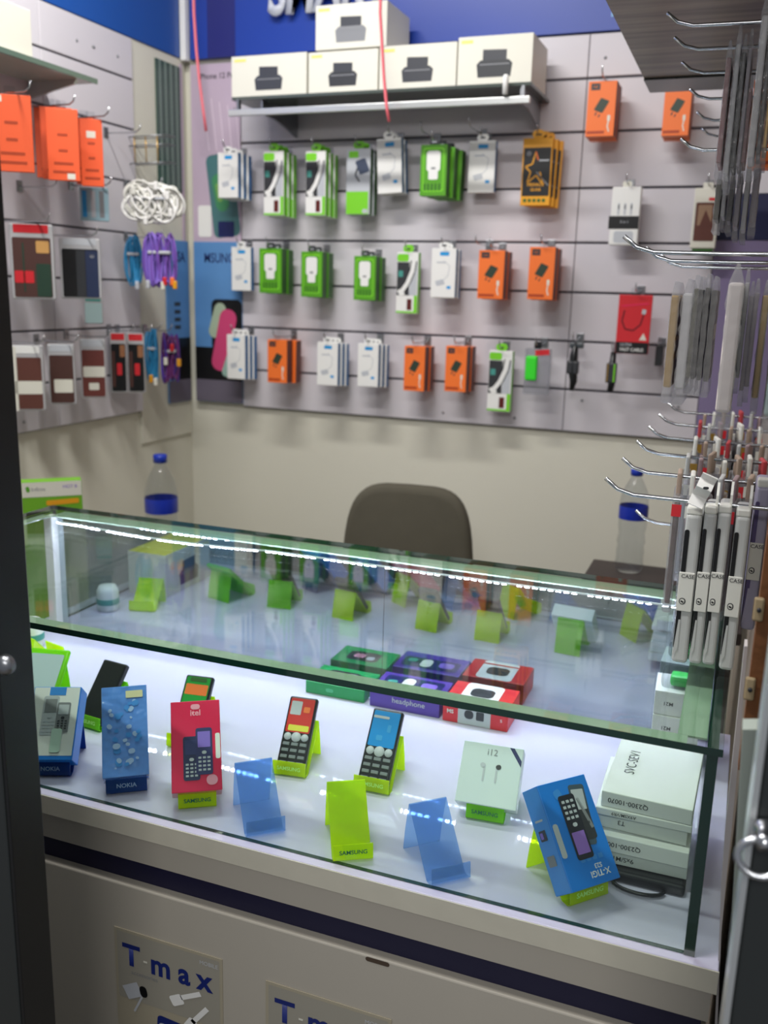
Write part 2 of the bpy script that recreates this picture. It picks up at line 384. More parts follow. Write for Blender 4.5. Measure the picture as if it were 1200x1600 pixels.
# brochures taped on the front panel
def brochure(x0, x1, z1, label):
    w = x1-x0; h = 0.19; m = MB().box(-w/2, w/2, 0, 0.0012, 0, h, mat('brochure_paper', (168, 160, 140), 0.3))
    sil = mat('brochure_silver', (156, 152, 140), 0.3); m.fr(-w/2+.004, w/2-.004, h*.45, h-.004, sil, -0.0002, 0, 0.002)
    ink = mat('brochure_blue', (26, 40, 110), 0.4)
    m.text('T', -w*.34, h*.80, 0.044, ink, -.0006, 0, .03); m.fr(-w*.225, -w*.19, h*.785, h*.80, offw, -.0006)
    m.text('m a x', w*.12, h*.79, 0.044, ink, -.0006, 0, .03, .92)
    m.text('accessories', -w*.22, h*.675, 0.009, grey, -.0006); m.text('MOBILE', w*.38, h*.93, 0.008, lgrey, -.0006)
    m.fr(-w*.42, -w*.26, h*.47, h*.58, lgrey, -.0006, 0.5); m.fr(-w*.27, -w*.20, h*.50, h*.59, black, -.0008, 0.2, .006)
    m.line([(-w*.25, h*.5), (-w*.33, h*.36)], .003, lgrey, -.0007)
    m.fr(w*.02, w*.14, h*.53, h*.61, white, -.0007, 0.5, .003); m.line([(w*.12, h*.6), (w*.3, h*.68)], .007, white, -.0007)
    m.fr(w*.16, w*.25, h*.36, h*.46, white, -.0007, -0.6, .003); m.line([(w*.22, h*.43), (w*.36, h*.58)], .007, white, -.0007)
    m.fr(-w*.12, w*.48, h*.1, h*.38, ink, -.0005, -0.08, .006); m.fr(-w*.1, w*.05, h*.18, h*.34, lgrey, -.0007, 0, .006)
    return tag(m.build('brochure', None, ((x0+x1)/2, 0.8765, z1-h)), label, 'leaflet', 'brochures on the counter front')
b0 = at_y(178, 1447, 0.8765); b1 = at_y(347, 1496, 0.8765)
brochure(b0.x, b1.x, b0.z, 'silvery brochure with big blue lettering on the counter front, the left one')
b2 = at_y(415, 1532, 0.8765)
brochure(b2.x, b2.x+(b1.x-b0.x)*1.02, b2.z, 'silvery brochure cut by the bottom of the view, the right one on the counter front')

# glass display case
gc = thing('glass_display_case', 'glass showcase with dark green edges standing on the counter', 'display case', (-0.6, 0.884, Z0))
def gpart(name, mb): o = mb.build(name, gc); o.matrix_parent_inverse = T(-0.6, 0.884, Z0).inverted(); return o
def pane(name, x0, x1, y0, y1, z0, z1, ax):
    """glass sheet whose thin sides are dark green; ax = thickness axis"""
    m = MB(); a, b = [(x0, x1), (y0, y1), (z0, z1)][ax]
    V = lambda i, j, k: ((x0, x1)[i], (y0, y1)[j], (z0, z1)[k])
    F = {0: [((0,0,0),(0,1,0),(0,1,1),(0,0,1)), ((1,0,0),(1,0,1),(1,1,1),(1,1,0))], 1: [((0,0,0),(0,0,1),(1,0,1),(1,0,0)), ((0,1,0),(1,1,0),(1,1,1),(0,1,1))], 2: [((0,0,0),(1,0,0),(1,1,0),(0,1,0)), ((0,0,1),(0,1,1),(1,1,1),(1,0,1))]}
    for k in range(3):
        for q in F[k]: m.poly([V(*c) for c in q], glass if k == ax else glass_edge)
    return gpart(name, m)
pane('front_pane', CX0+.008, CX1-.008, CY0, CY0+0.006, Z0+.0005, ZT-.0085, 1)
pane('side_pane', CX1-0.0105, CX1, CY0-.001, CY1-.001, Z0+.0005, ZT-.0085, 0)
pane('side_pane', CX0, CX0+0.0075, CY0, CY1-.001, Z0+.0005, ZT-.0085, 0)
pane('top_pane', CX0-.002, CX1+.004, CY0-.002, CY1+.002, ZT-0.008, ZT, 2)
gpart('front_seam_strip', MB().box(CX0+.03, CX1-.03, CY0+.0065, CY0+.034, ZT-.0105, ZT-.0083, seam_strip))
gpart('rear_seam_strip', MB().box(CX0+.03, CX1-.03, 1.368, CY1-.001, ZT-.0105, ZT-.0083, seam_strip))
gpart('side_seam_strip', MB().box(CX1-.040, CX1-.0115, CY0+.0345, 1.3675, ZT-.0105, ZT-.0083, seam_strip))
gpart('side_seam_strip', MB().box(CX0+.0085, CX0+.029, CY0+.0345, 1.3675, ZT-.0105, ZT-.0083, seam_strip))
mir = mat('grey_mirror', (176, 188, 192), 0.025, metal=1.0)
MY = 1.386
gpart('mirror_door', MB().box(CX0+.024, -0.5205, MY, MY+.006, Z0+.002, ZT-.012, mir))
gpart('mirror_door', MB().box(-0.5195, CX1-.010, MY, MY+.006, Z0+.002, ZT-.012, mir))
gpart('corner_post', MB().box(CX0+.009, CX0+.028, MY-.016, MY+.006, Z0+.001, ZT-.012, white, .001))

# LED strip under the rear edge of the top glass
led = thing('led_strip', 'bright white strip of small lamps along the inner rear edge of the showcase', 'light strip', (0, 0, 0))
tape = mat('led_tape', (235, 238, 245), 0.4); diode = mat('led_diode', (222, 222, 255), 0.4, emit=LED_STRENGTH)
def led_pos(x):
    z = ZT-0.0165; y = MY-0.026
    if x < -0.72: s = math.sin((x+1.13)/0.41*PI); z -= 0.006*max(0, s)
    return Vector((x, y, z))
xs = [-1.16+k*0.0121 for k in range(96)]
MB().sheet([(-.004, 0), (.004, 0)], 0, 1, .001, tape).bm.free()
tp = MB(); pr_ = None
for a, b in zip(xs, xs[1:]):
    A, B = led_pos(a), led_pos(b); tp.poly([(A.x, A.y-.005, A.z), (A.x, A.y+.005, A.z), (B.x, B.y+.005, B.z), (B.x, B.y-.005, B.z)], tape)
    tp.poly([(A.x, A.y-.005, A.z), (B.x, B.y-.005, B.z), (B.x, B.y-.005, B.z+.002), (A.x, A.y-.005, A.z+.002)], tape)
tp.build('tape', led)
d0 = MB().box(-.0036, .0036, -.0030, .0030, -.0016, 0, diode, .0004, None, 1).build('diode', led)
for k, x in enumerate(xs):
    if k % 9 == 8: continue
    o = d0 if k == 0 else d0.copy()
    if k: COL.objects.link(o); o.parent = led
    o.location = led_pos(x) - Vector((0, 0, 0.0003)); o.rotation_euler = (math.radians(-32), 0, 0)

# ------------------------------------------------------------------ things inside the case
TL = 0.873
def lean_rot(yaw, tilt=TL, roll=0.0): return (Matrix.Rotation(yaw, 4, 'Z') @ Matrix.Rotation(-(PI/2-tilt), 4, 'X') @ Matrix.Rotation(roll, 4, 'Y')).to_euler()
def stand(label, x, y, yaw, w=0.048, L=0.086, ac=lime, word=None, ink=None, cut=False):
    c, s = math.cos(TL), math.sin(TL)
    prof = [(-.0105, .022), (-.0125, .004), (-.008, .0012), (0, .0012), (L*c, L*s), (L*c+.002, L*s), (L*c+.010, L*s*.45), (L*c+.014, .0005)]
    m = MB().sheet(prof, -w/2, w/2, -.0016, ac)
    r = thing('acrylic_display_stand', label, 'display stand', (x, y, Z0), (0, 0, yaw), 'bent acrylic phone stands in the showcase')
    m.build('bent_sheet', r)
    if word:
        X = T(0, -.0136, .013) @ Matrix.Rotation(-0.09, 4, 'X')
        MB().text(word, 0, 0, w*.155, ink or mat('stand_lettering', (20, 100, 70), .4), -.0006, 0, .02, 1.0, X).build('printed_word', r)
    return r
def off(x, y, yaw, dy, dx=0): return x-math.sin(yaw)*dy+math.cos(yaw)*dx, y+math.cos(yaw)*dy+math.sin(yaw)*dx
stand('empty lime acrylic stand near the middle of the showcase front', *off(-.3667, .8977, .5454, .011), .5454, .047, .086, lime, 'SAMSUNG')
stand('empty pale blue acrylic stand to the right of the empty lime one', *off(-.2512, .9053, .75, .008), .75, .048, .086, sky_ac)
stand('empty pale blue acrylic stand to the left of the empty lime one', *off(-.4868, .9062, .7243, .008), .7243, .048, .086, sky_ac)
def on_stand(b, label, ac=lime, word=None, ink=None, w=.048, L=.086, sideshift=0):
    """stand that carries a leaning box: b = (x, y, z, yaw, thickness)"""
    x, y, z, yaw, t = b
    dy = t*math.sin(TL) - (z - t*math.cos(TL) - Z0)/math.tan(TL) + .0025
    return stand(label, *off(x, y, yaw, dy, sideshift), yaw, w, L, ac, word, ink)

# blue phone carton with a candybar phone print, upside down on its stand
def carton_thing(name, label, cat, x, y, z, yaw, tilt=TL, group=None, roll=0):
    return thing(name, label, cat, (x, y, z), lean_rot(yaw, tilt, roll), group)
def phone_print(m, u, v, w, h, body, screen, rot, keys=lgrey, e=-.0006, flip=False, scol=None):
    X = T(u, 0, v) @ Matrix.Rotation(-rot, 4, 'Y')
    m.fr(-w/2, w/2, -h/2, h/2, body, e, 0, w*.15, X)
    s = -1 if flip else 1
    a, b = sorted((s*h*.08, s*h*.42)); m.fr(-w*.38, w*.38, a, b, screen, e-.0003, 0, w*.04, X)
    m.fr(-w*.14, w*.14, -s*h*.03-w*.10, -s*h*.03+w*.10, keys, e-.0003, 0, w*.1, X)
    for r in range(4):
        for c in (-1, 0, 1): m.fr(c*w*.27-w*.09, c*w*.27+w*.09, -s*h*(.14+.085*r)-h*.022, -s*h*(.14+.085*r)+h*.022, keys, e-.0003, 0, w*.02, X)
x, y, yaw, L = -.0902, .9235, .8352, .1152; w, t = .0665, .034
r = carton_thing('phone_carton', 'bright blue phone carton tilted on a lime stand at the showcase right', 'box', x, y, .878, yaw, group='phone cartons on stands')
m = MB().box(-w/2, w/2, 0, t, 0, L, blue_c, .0008)
m.poly([(-w/2-.0003, .0008, .0008), (-w/2-.0003, .0008, L-.0008), (-w/2-.0003, t-.0008, L-.0008), (-w/2-.0003, t-.0008, .0008)], blue_c2)
phone_print(m, .012, L*.64, .021, .066, mat('back_phone_print', (66, 84, 98), .4), lgrey, -.12, dark)
m.fr(.006, .022, L*.40, L*.86, dark, -.0007, -.0, .003); m.line([(.012, L*.8), (.02, L*.5)], .004, grey, -.0009)
phone_print(m, -.002, L*.55, .022, .070, mat('phone_black_print', (26, 30, 40), .4), mat('phone_screen_print', (150, 110, 200), .35), 0.0, lgrey, -.0012, True)
m.fr(-.031, -.024, L*.30, L*.62, lgrey, -.0006, 0, .003)
m.fr(-.016, -.006, L*.83, L*.92, blue_c2, -.0006, .3, .003)
m.text('X-TIGI', .010, L*.10, .0092, white, -.0006, PI, .02); m.text('S23', .010, L*.165, .007, white, -.0006, PI, .02)
for k in range(4): m.fr(-.010+k*.008, -.004+k*.008, L*.22, L*.265, blue_c2, -.0006, 0, .001)
XSd = T(-w/2-.0003, 0, 0) @ RZ(-PI/2)
m.fr(-.026, -.012, L*.50, L*.60, dark, -.0004, 0, .001, XSd); m.fr(-.024, -.018, L*.52, L*.58, purple_l, -.0007, 0, .001, XSd)
m.fr(-.026, -.010, L*.26, L*.36, grey, -.0004, 0, .001, XSd); m.fr(-.026, -.010, L*.68, L*.70, lgrey, -.0004, 0, 0, XSd)
m.build('carton', r)
on_stand((x, y, .878, yaw, t), 'lime acrylic stand under the tilted bright blue phone carton', lime, 'SAMSUNG', mat('pale_lettering', (190, 240, 120), .4), .052)

# white earphone carton
x, y, yaw, L, w, t = -.246, 1.0364, .085, .0776, .0778, .026
r = carton_thing('earphone_carton', 'square white earphone carton with a blue corner flash, on a lime stand', 'box', x, y, .875, yaw)
m = MB().box(-w/2, w/2, 0, t, 0, L, mat('white_gloss_card', (214, 224, 224), .25), .001)
m.text('i12', 0, L*.86, .0115, grey, -.0006)
m.f([(w/2-.018, L-.001), (w/2-.012, L-.001), (w/2-.001, L-.016), (w/2-.001, L-.024)], navy)
for s in (-1, 1):
    m.fr(s*.010-.0035, s*.010+.0035, L*.60, L*.68, lgrey if s < 0 else dark, -.0005, s*.4, .003); m.fr(s*.008-.0012, s*.008+.0012, L*.38, L*.62, lgrey, -.0005, 0, .001)
m.build('carton', r)
on_stand((x, y, .875, yaw, t), 'lime acrylic stand under the white earphone carton', limeg, 'SAMSUNG', mat('stand_lettering', (20, 100, 70), .4))

# blue carton with scattered picture, in glossy wrap
wrap = mat('blue_wrapped_card', (96, 146, 228), .16, coat=.9, bump=.5, bscale=35)
x, y, yaw, L, w, t = -.691, .9088, .6233, .1204, .0587, .034
r = carton_thing('phone_carton', 'shiny film wrapped blue phone carton on a dark blue stand', 'box', x, y, .880, yaw, group='phone cartons on stands')
m = MB().box(-w/2, w/2, 0, t, 0, L, wrap, .001)
rn = random.Random(3)
sw = mat('pale_swirl_print', (168, 196, 240), .2, coat=.8)
for k in range(34):
    cx_, cz_, rr_ = rn.uniform(-.020, .020), L*rn.uniform(.12, .82), rn.uniform(.002, .0055)
    m.fr(cx_-rr_, cx_+rr_*.8, cz_-rr_*.7, cz_+rr_*.7, sw if k % 2 else blue_c2, -.0006-k*.00003, rn.uniform(-1, 1), .004)
m.fr(0.002, .024, L*.86, L*.94, mat('cream_sticker', (220, 214, 170), .3), -.0016, 0, .001)
m.build('carton', r)
on_stand((x, y, .880, yaw, t), 'opaque dark blue acrylic stand under the shiny blue carton', blue_ac, 'NOKIA', mat('pale_blue_lettering', (150, 180, 225), .4), .052)

# pinkish red carton
x, y, yaw, L, w, t = -.5873, .9138, .5756, .1167, .0629, .034
r = carton_thing('phone_carton', 'pinkish red phone carton with dark phones printed, glossy light spots', 'box', x, y, .880, yaw, group='phone cartons on stands')
m = MB().box(-w/2, w/2, 0, t, 0, L, pinkred, .001)
pl = mat('pale_pink_print', (240, 160, 180), .3)
m.text('itel', 0, L*.86, .011, pl, -.0006, 0, .02); m.fr(-.006, .006, L*.90, L*.96, pl, -.0006, 0, .005)
phone_print(m, -.006, L*.36, .021, .056, mat('navy_phone_print', (34, 38, 84), .35), mat('navy_phone_print2', (44, 50, 104), .35), 0)
phone_print(m, .010, L*.43, .021, .060, mat('navy_phone_print3', (44, 46, 100), .35), purple_l, 0, lgrey, -.0012)
m.fr(.012, .026, L*.06, L*.17, pl, -.0006, 0, .006); m.fr(w/2-.007, w/2-.001, L*.34, L*.62, white, -.0006, 0, .002)
m.build('carton', r)
on_stand((x, y, .880, yaw, t), 'lime acrylic stand under the pinkish red carton', lime, 'SAMSUNG')

# white and blue carton at the left
x, y, yaw, L, w, t = -.8112, .9027, .4197, .1001, .0635, .034
r = carton_thing('phone_carton', 'white fronted phone carton with bright blue sides, leftmost in the showcase', 'box', x, y, .880, yaw, group='phone cartons on stands')
m = MB().box(-w/2, w/2, 0, t, 0, L, blue_c, .001); m.fr(-w/2+.001, w/2-.0015, .006, L-.001, white, -.0003, 0, .001)
m.fr(-.010, .012, L*.88, L-.001, blue_c2, -.0006)
phone_print(m, -.006, L*.60, .021, .054, lgrey, grey, 0); phone_print(m, .012, L*.58, .018, .040, grey, lgrey, 0, dark, -.0012)
m.fr(0, .014, L*.1, L*.42, mat('mint_print', (190, 214, 200), .4), -.0018, 0, .003); m.fr(-.024, -.016, L*.10, L*.18, purple_l, -.0006, 0, .004)
m.text('NOKIA', 0, 0, .010, skyb, 0, 0, .01, X=T(0, .017, -.0004) @ Matrix.Rotation(PI/2, 4, 'X'))
m.build('carton', r)
on_stand((x, y, .880, yaw, t), 'dark blue acrylic stand under the white and blue carton', blue_ac, 'NOKIA', MATS['pale_blue_lettering'], .052)

# candybar phones standing on lime stands
def candybar(label, x, y, yaw, w, L, scr, accent, slabel, sac=lime, plain=False, word='SAMSUNG'):
    r = thing('mobile_phone', label, 'mobile phone', (x, y, .860), lean_rot(yaw), 'button phones in the showcase'); t = .011
    MB().box(-w/2, w/2, 0, t, 0, L, blackplastic, .003, None, 3).build('body', r)
    if not plain:
        m = MB().fr(-w/2+.003, w/2-.003, L*.50, L-.003, scr, -.0004, 0, .002)
        for q in accent: m.fr(q[0]*w, q[1]*w, q[2]*L, q[3]*L, q[4], -.0007, 0, .0015)
        m.build('screen_sticker', r)
        k = MB()
        for c in (-1, 0, 1):
            rr = w*(.13 if c else .17); k.lathe([(0, .0016), (rr*.8, .0014), (rr, 0)], lgrey, T(c*w*.30, -.0002, L*.44) @ Matrix.Rotation(PI/2, 4, 'X'), 14)
        k.build('navigation_keys', r)
        k = MB()
        for a in range(4):
            for c in (-1, 0, 1): k.box(c*w*.30-w*.12, c*w*.30+w*.12, -.0012, .001, L*(.34-.085*a)-L*.022, L*(.34-.085*a)+L*.022, MATS.get('key_grey') or mat('key_grey', (120, 126, 130), .4), .0006, None, 1)
        k.build('keypad', r)
    on_stand((x, y, .858, yaw, t), slabel, sac, word, MATS['pale_lettering'], w+.006, .075)
    return r
candybar('black button phone with a red display sticker on a lime stand', -.5227, 1.0429, .146, .041, .1024, mat('red_sticker', (206, 56, 50), .25),
    [(-.38, .0, .74, .93, lgrey), (.08, .3, .78, .86, orange), (-.34, .38, .52, .60, yel2)], 'lime acrylic stand holding the phone with the red display')
candybar('black button phone with a sky blue display sticker on a lime stand', -.4041, 1.0491, .05, .0433, .104, mat('azure_sticker', (30, 140, 214), .25),
    [(-.42, .1, .87, .905, lgrey), (.1, .22, .7, .8, skyb), (-.2, 0, .58, .65, skyb)], 'lime acrylic stand holding the phone with the blue display')
candybar('button phone with a green and orange display behind the red carton', -.698, 1.052, .15, .043, .100, mat('green_sticker', (40, 150, 60), .25),
    [(-.4, .4, .70, .86, orange), (-.3, .3, .9, .96, green_d)], 'lime acrylic stand holding the phone behind the red carton')
candybar('plain black button phone behind the shiny blue carton', -.862, 1.048, -.1, .046, .098, black, [], 'lime acrylic stand holding the plain black phone', limeg, True)
# transparent-wrapped phone on a lime stand at the far left
r = thing('smartphone', 'pale screened smartphone with lime rim behind the leftmost carton', 'mobile phone', (-.975, 1.055, .860), lean_rot(.25, .75))
MB().box(-.034, .034, 0, .009, 0, .100, limeg, .004, None, 3).build('body', r)
MB().fr(-.028, .028, .008, .090, mat('pale_screen', (176, 192, 196), .2), -.0004, 0, .003).build('screen', r)
on_stand((-.975, 1.055, .858, .25, .009), 'lime acrylic stand holding the lime rimmed smartphone', limeg, None, None, .06)
stand('empty lime acrylic stand at the far left beside the printer box', -1.10, 1.245, 2.9, .052, .07, lime)
r = tag(MB().lathe([(0, 0), (.019, 0), (.022, .006), (.022, .042), (.017, .052), (0, .054)], white, None, 20).lathe([(.0223, .015), (.0226, .016), (.0226, .026), (.0223, .027)], teal, None, 20).build('cream_jar', None, (-1.165, 1.275, Z0)),
        'small white round jar with a teal band beside the far left empty stand', 'jar')

# white carton with yellow top, printer picture on its rear side (seen in the mirror)
def printer_box(label, loc, rot, w, d, h, group, flip=False, parent=None, shade=dark):
    r = thing('printer_carton', label, 'box', loc, rot, group)
    m = MB().box(-w/2, w/2, 0, d, 0, h, offw, .0012)
    X = I4
    s = min(w, h*1.7)/.10
    m.f([(-.022*s, .15*h), (.022*s, .15*h), (.024*s, .42*h), (.019*s, .50*h), (-.019*s, .50*h), (-.024*s, .42*h)], shade, -.0004, X)
    m.f([(-.016*s, .50*h), (.016*s, .50*h), (.016*s, .70*h), (-.016*s, .72*h)], mat('printer_lid_print', (58, 60, 66), .4), -.0004, X)
    m.fr(-.020*s, .020*s, .40*h, .425*h, grey, -.0008, 0, 0, X)
    m.fr(-w*.46, -w*.30, .86*h, .93*h, mat('pale_yellow_print', (226, 220, 120), .5), -.0004, 0, 0, X)
    if flip: m.poly([(-w/2+.001, .001, h+.0003), (w/2-.001, .001, h+.0003), (w/2-.001, d-.001, h+.0003), (-w/2+.001, d-.001, h+.0003)], yel2)
    m.build('carton', r); return r
printer_box('white carton with a yellow top and a dark printer picture inside the showcase', (-1.100, 1.075, Z0), (0, 0, PI/2), .178, .095, .094, 'printer cartons', 2)

# speaker boxes in the middle: one green, one purple, one red-white
def gadget_box(name, label, x, y, w, d, h, base, side, yaw=0.0, kind=0):
    r = thing(name, label, 'box', (x, y, Z0), (0, 0, yaw), 'coloured gadget boxes before the mirror')
    m = MB().box(-w/2, w/2, 0, d, 0, h, base, .0015)
    XT = T(0, 0, h) @ Matrix.Rotation(-PI/2, 4, 'X')     # prints on the lid, v runs backwards
    if kind == 0:
        m.fr(-w*.3, w*.25, d*.25, d*.8, dark, -.0004, 0, .01, XT); m.fr(-w*.2, w*.0, d*.4, d*.65, mat('rose_print', (206, 140, 160), .4), -.0008, 0, .006, XT)
        m.fr(w*.05, w*.18, d*.5, d*.7, lgrey, -.0008, 0, .004, XT); m.fr(-w*.15, -w*.02, h*.35, h*.65, mat('pale_emerald', (80, 180, 130), .4), -.0004, 0, .003)
    elif kind == 1:
        m.fr(-w*.42, w*.42, d*.3, d*.85, navy, -.0004, 0, .006, XT); m.fr(-w*.15, w*.02, d*.35, d*.8, white, -.0008, 0, .01, XT); m.fr(w*.12, w*.34, d*.4, d*.7, purple_l, -.0008, 0, .006, XT)
        m.fr(-w*.36, -w*.22, d*.4, d*.6, teal, -.0008, 0, .005, XT)
        m.text('headphone', w*.06, h*.55, .0125, lgrey, -.0005, 0, .01)
    else:
        m.fr(-w*.26, w*.24, 0.001, h-.002, lgrey, -.0004); m.fr(-w*.16, -w*.02, h*.3, h*.7, dark, -.0008, 0, .006); m.fr(w*.02, w*.14, h*.3, h*.7, dark, -.0008, 0, .002)
        m.text('MS', -w*.38, h*.5, .009, white, -.0005, 0, .02); m.text('s', w*.40, h*.5, .010, white, -.0005)
        m.fr(-w*.30, w*.28, d*.02, d*.98, white, -.0004, 0, .008, XT); m.fr(-w*.18, w*.18, d*.35, d*.75, dark, -.0008, 0, .01, XT); m.fr(-w*.3, w*.28, d*.18, d*.24, red, -.0008, 0, 0, XT)
    m.build('carton', r); return r
gadget_box('earphone_box', 'flat emerald green gadget box before the mirror', -.570, 1.300, .105, .073, .022, gcard, gcard, 0, 0)
gadget_box('headphone_box', 'flat purple gadget box between the green and red boxes', -.448, 1.297, .118, .076, .030, purple, purple, 0, 1)
gadget_box('speaker_box', 'red and white gadget box right of the purple box', -.331, 1.294, .104, .080, .036, red, red, 0, 2)

# white cartons stacked at the right end, on a black watch charger
cartons = [(-.053, .990, .106, .135, .016, .015, '9xS/M11S', 'bottom'), (-.053, .986, .106, .135, .020, .0, 'Q2300-10070', 'second from the bottom'),
           (-.056, 1.000, .104, .120, .020, -.04, 'T3', 'middle'), (-.053, .992, .106, .13, .009, .005, 'A9XSM/VR9', 'just under the top one')]
z = Z0+.016
ws = mat('matte_white_card', (214, 216, 212), .4)
bk = thing('smart_watch', 'black smart watch lying under the stack of white cartons', 'watch', (-.03, .978, Z0))
MB().box(-.060, .030, 0, .09, .0005, .015, blackplastic, .004, None, 3).build('watch_case', bk)
MB().tube([(-.02+.028*math.cos(a), -.002+.014*math.sin(a), .004) for a in [k*PI/10-PI for k in range(11)]], .0022, blackplastic).build('strap', bk)
def flat_carton(label, x, y, w, d, h, yaw, z, word, top=None, size=.008):
    r = thing('slim_white_carton', label, 'box', (x, y, z), (0, 0, yaw), 'slim white cartons stacked at the right end')
    m = MB().box(-w/2, w/2, 0, d, 0, h, ws, .001); m.text(word, -w*.2, h*.5, min(size, h*.6), dark, -.0004, PI, .01)
    if top: m.text(top, 0, 0, .017, dark, -.0004, 0, .0, .9, T(-w*.27, d*.56, h) @ RZ(PI/2) @ Matrix.Rotation(-PI/2, 4, 'X'))
    m.build('carton', r); return r
for x, y, w, d, h, yw, word, ww in cartons:
    flat_carton('slim white carton in the right end stack, ' + ww, x, y, w, d, h, yw, z, word); z += h+.0004
flat_carton('topmost slim white carton of the right end stack, grey lettering on its lid', -.051, .994, .100, .150, .019, -.03, z, 'Q2300-10070', 'SVC-SEV1')
z2 = Z0+.0005
for k in range(3):
    flat_carton(['lowest slim white carton of the rear stack beside the right pane', 'middle slim white carton of the rear stack beside the right pane', 'upper slim white carton of the rear stack beside the right pane'][k], -.038, 1.290+.002*k, .064, .070, .036, .02*k, z2, 'M21'); z2 += .0366
gb = thing('bagged_adapter', 'small plastic bag with a green item on the rear white cartons', 'bag', (-.036, 1.300, z2))
MB().box(-.028, .028, 0, .045, .0005, .022, clear, .006, None, 3).build('bag', gb); MB().box(-.016, .014, .008, .036, .002, .018, mat('vivid_green', (50, 200, 80), .4), .005).build('adapter', gb)

# ================================================================== PRODUCTS ON THE BACK WALL
def tab(m, w, h, colr, r=.012):
    m.fr(-r, r, h-.001, h+.020, colr, .001, 0, .007)
    m.fr(-.006, .006, h+.007, h+.011, black, .0006, 0, .002)
def k_orange(w, h, t):
    m = MB().box(-w/2, w/2, 0, t, 0, h, orange, .001)
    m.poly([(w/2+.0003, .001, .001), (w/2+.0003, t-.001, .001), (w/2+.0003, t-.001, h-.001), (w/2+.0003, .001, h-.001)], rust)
    m.fr(-w*.40, -w*.08, h*.84, h*.96, dark, -.0004, 0, .001); m.text('itel', -w*.24, h*.90, .008, orange, -.0007)
    m.fr(-w*.16, w*.18, h*.44, h*.68, chg, -.0005, -.45, .003); m.line([(-w*.16, h*.44), (-w*.2, h*.38)], .003, dark); m.line([(-w*.04, h*.40), (-w*.08, h*.35)], .003, dark)
    m.fr(w*.24, w*.34, h*.28, h*.38, offw, -.0005, 0, .001); m.line([(w*.29, h*.28), (w*.26, h*.18), (w*.32, h*.08)], .003, offw)
    m.fr(-w*.45, w*.16, h*.05, h*.10, orange_d, -.0005)
    return m, MB().fr(-.010, .010, h-.001, h+.016, clear, .001, 0, .004)
def k_green(w, h, t):
    m = MB().box(-w/2, w/2, 0, t, 0, h, green, .001)
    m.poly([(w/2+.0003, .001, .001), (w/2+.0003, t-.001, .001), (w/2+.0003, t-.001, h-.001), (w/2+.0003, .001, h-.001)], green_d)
    m.fr(-w*.40, w*.40, h*.08, h*.94, green_l, -.0004, 0, .006); m.fr(-w*.36, w*.36, h*.11, h*.91, green, -.0006, 0, .005)
    m.fr(-w*.26, w*.26, h*.48, h*.88, white, -.0008, 0, .008); m.fr(-w*.18, w*.18, h*.32, h*.50, white, -.0009, 0, .004); m.fr(-w*.08, w*.08, h*.52, h*.56, grey, -.0011, 0, .001)
    for k in range(5): m.fr(-w*.34+k*w*.14, -w*.28+k*w*.14, h*.10, h*.24, green_d, -.0008)
    return m, MB().fr(-.012, .012, h-.001, h+.018, dark, .001, 0, .005).fr(-.005, .005, h+.005, h+.010, lgrey, .0006, 0, .002)
def k_cable(w, h, t):
    m = MB().box(-w/2, w/2, 0, t, 0, h, white, .001)
    m.poly([(w/2+.0003, .001, .001), (w/2+.0003, t-.001, .001), (w/2+.0003, t-.001, h-.001), (w/2+.0003, .001, h-.001)], green_l)
    m.fr(-w*.48, w*.10, h*.30, h*.84, dark, -.0004); m.fr(-w*.42, -w*.2, h*.6, h*.7, teal, -.0006); m.fr(-w*.49, w*.05, h*.85, h*.97, green_l, -.0005, 0, .006)
    m.f([(w*.10, h*.30), (w*.46, h*.30), (w*.46, h*.84), (w*.2, h*.84)], lgrey, -.0005)
    m.line([(w*.30, h*.86), (w*.24, h*.70), (w*.02, h*.50), (-w*.25, h*.36)], w*.30, black, -.0007)
    m.line([(w*.30, h*.86), (w*.24, h*.70), (w*.02, h*.50), (-w*.25, h*.36)], w*.20, white, -.0009)
    m.fr(-w*.40, -w*.14, h*.29, h*.40, white, -.0010, .5, .004)
    m.fr(w*.34, w*.49, .002, h*.30, green_l, -.0006); m.fr(w*.02, w*.24, h*.06, h*.24, mat('dark_red_print', (90, 24, 20), .4), -.0006); m.fr(-w*.49, w*.49, .002, h*.04, green_l, -.0007)
    return m, MB().fr(-.014, .016, h-.001, h+.024, green_l, .001, 0, .010).fr(-.006, .006, h+.008, h+.013, dark, .0006, 0, .002)
def k_lime(w, h, t):
    m = MB().box(-w/2, w/2, 0, t, 0, h, lgrey, .001)
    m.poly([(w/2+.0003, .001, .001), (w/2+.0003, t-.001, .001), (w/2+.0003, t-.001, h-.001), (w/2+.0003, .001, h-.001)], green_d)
    m.fr(-w*.49, w*.44, .001, h*.35, green_l, -.0004); m.fr(-w*.4, w*.0, h*.86, h*.96, green_l, -.0004, 0, .004)
    m.fr(-w*.05, w*.40, h*.62, h*.84, mat('slate_print', (60, 70, 92), .4), -.0005, .35, .004); m.line([(w*.0, h*.74), (-w*.12, h*.6), (w*.06, h*.5)], .005, dark)
    m.fr(w*.2, w*.42, h*.02, h*.08, lgrey, -.0006, 0, .003)
    return m, MB().fr(-.016, .018, h-.001, h+.022, green_l, .001, 0, .010).fr(-.006, .006, h+.008, h+.013, dark, .0006, 0, .002)
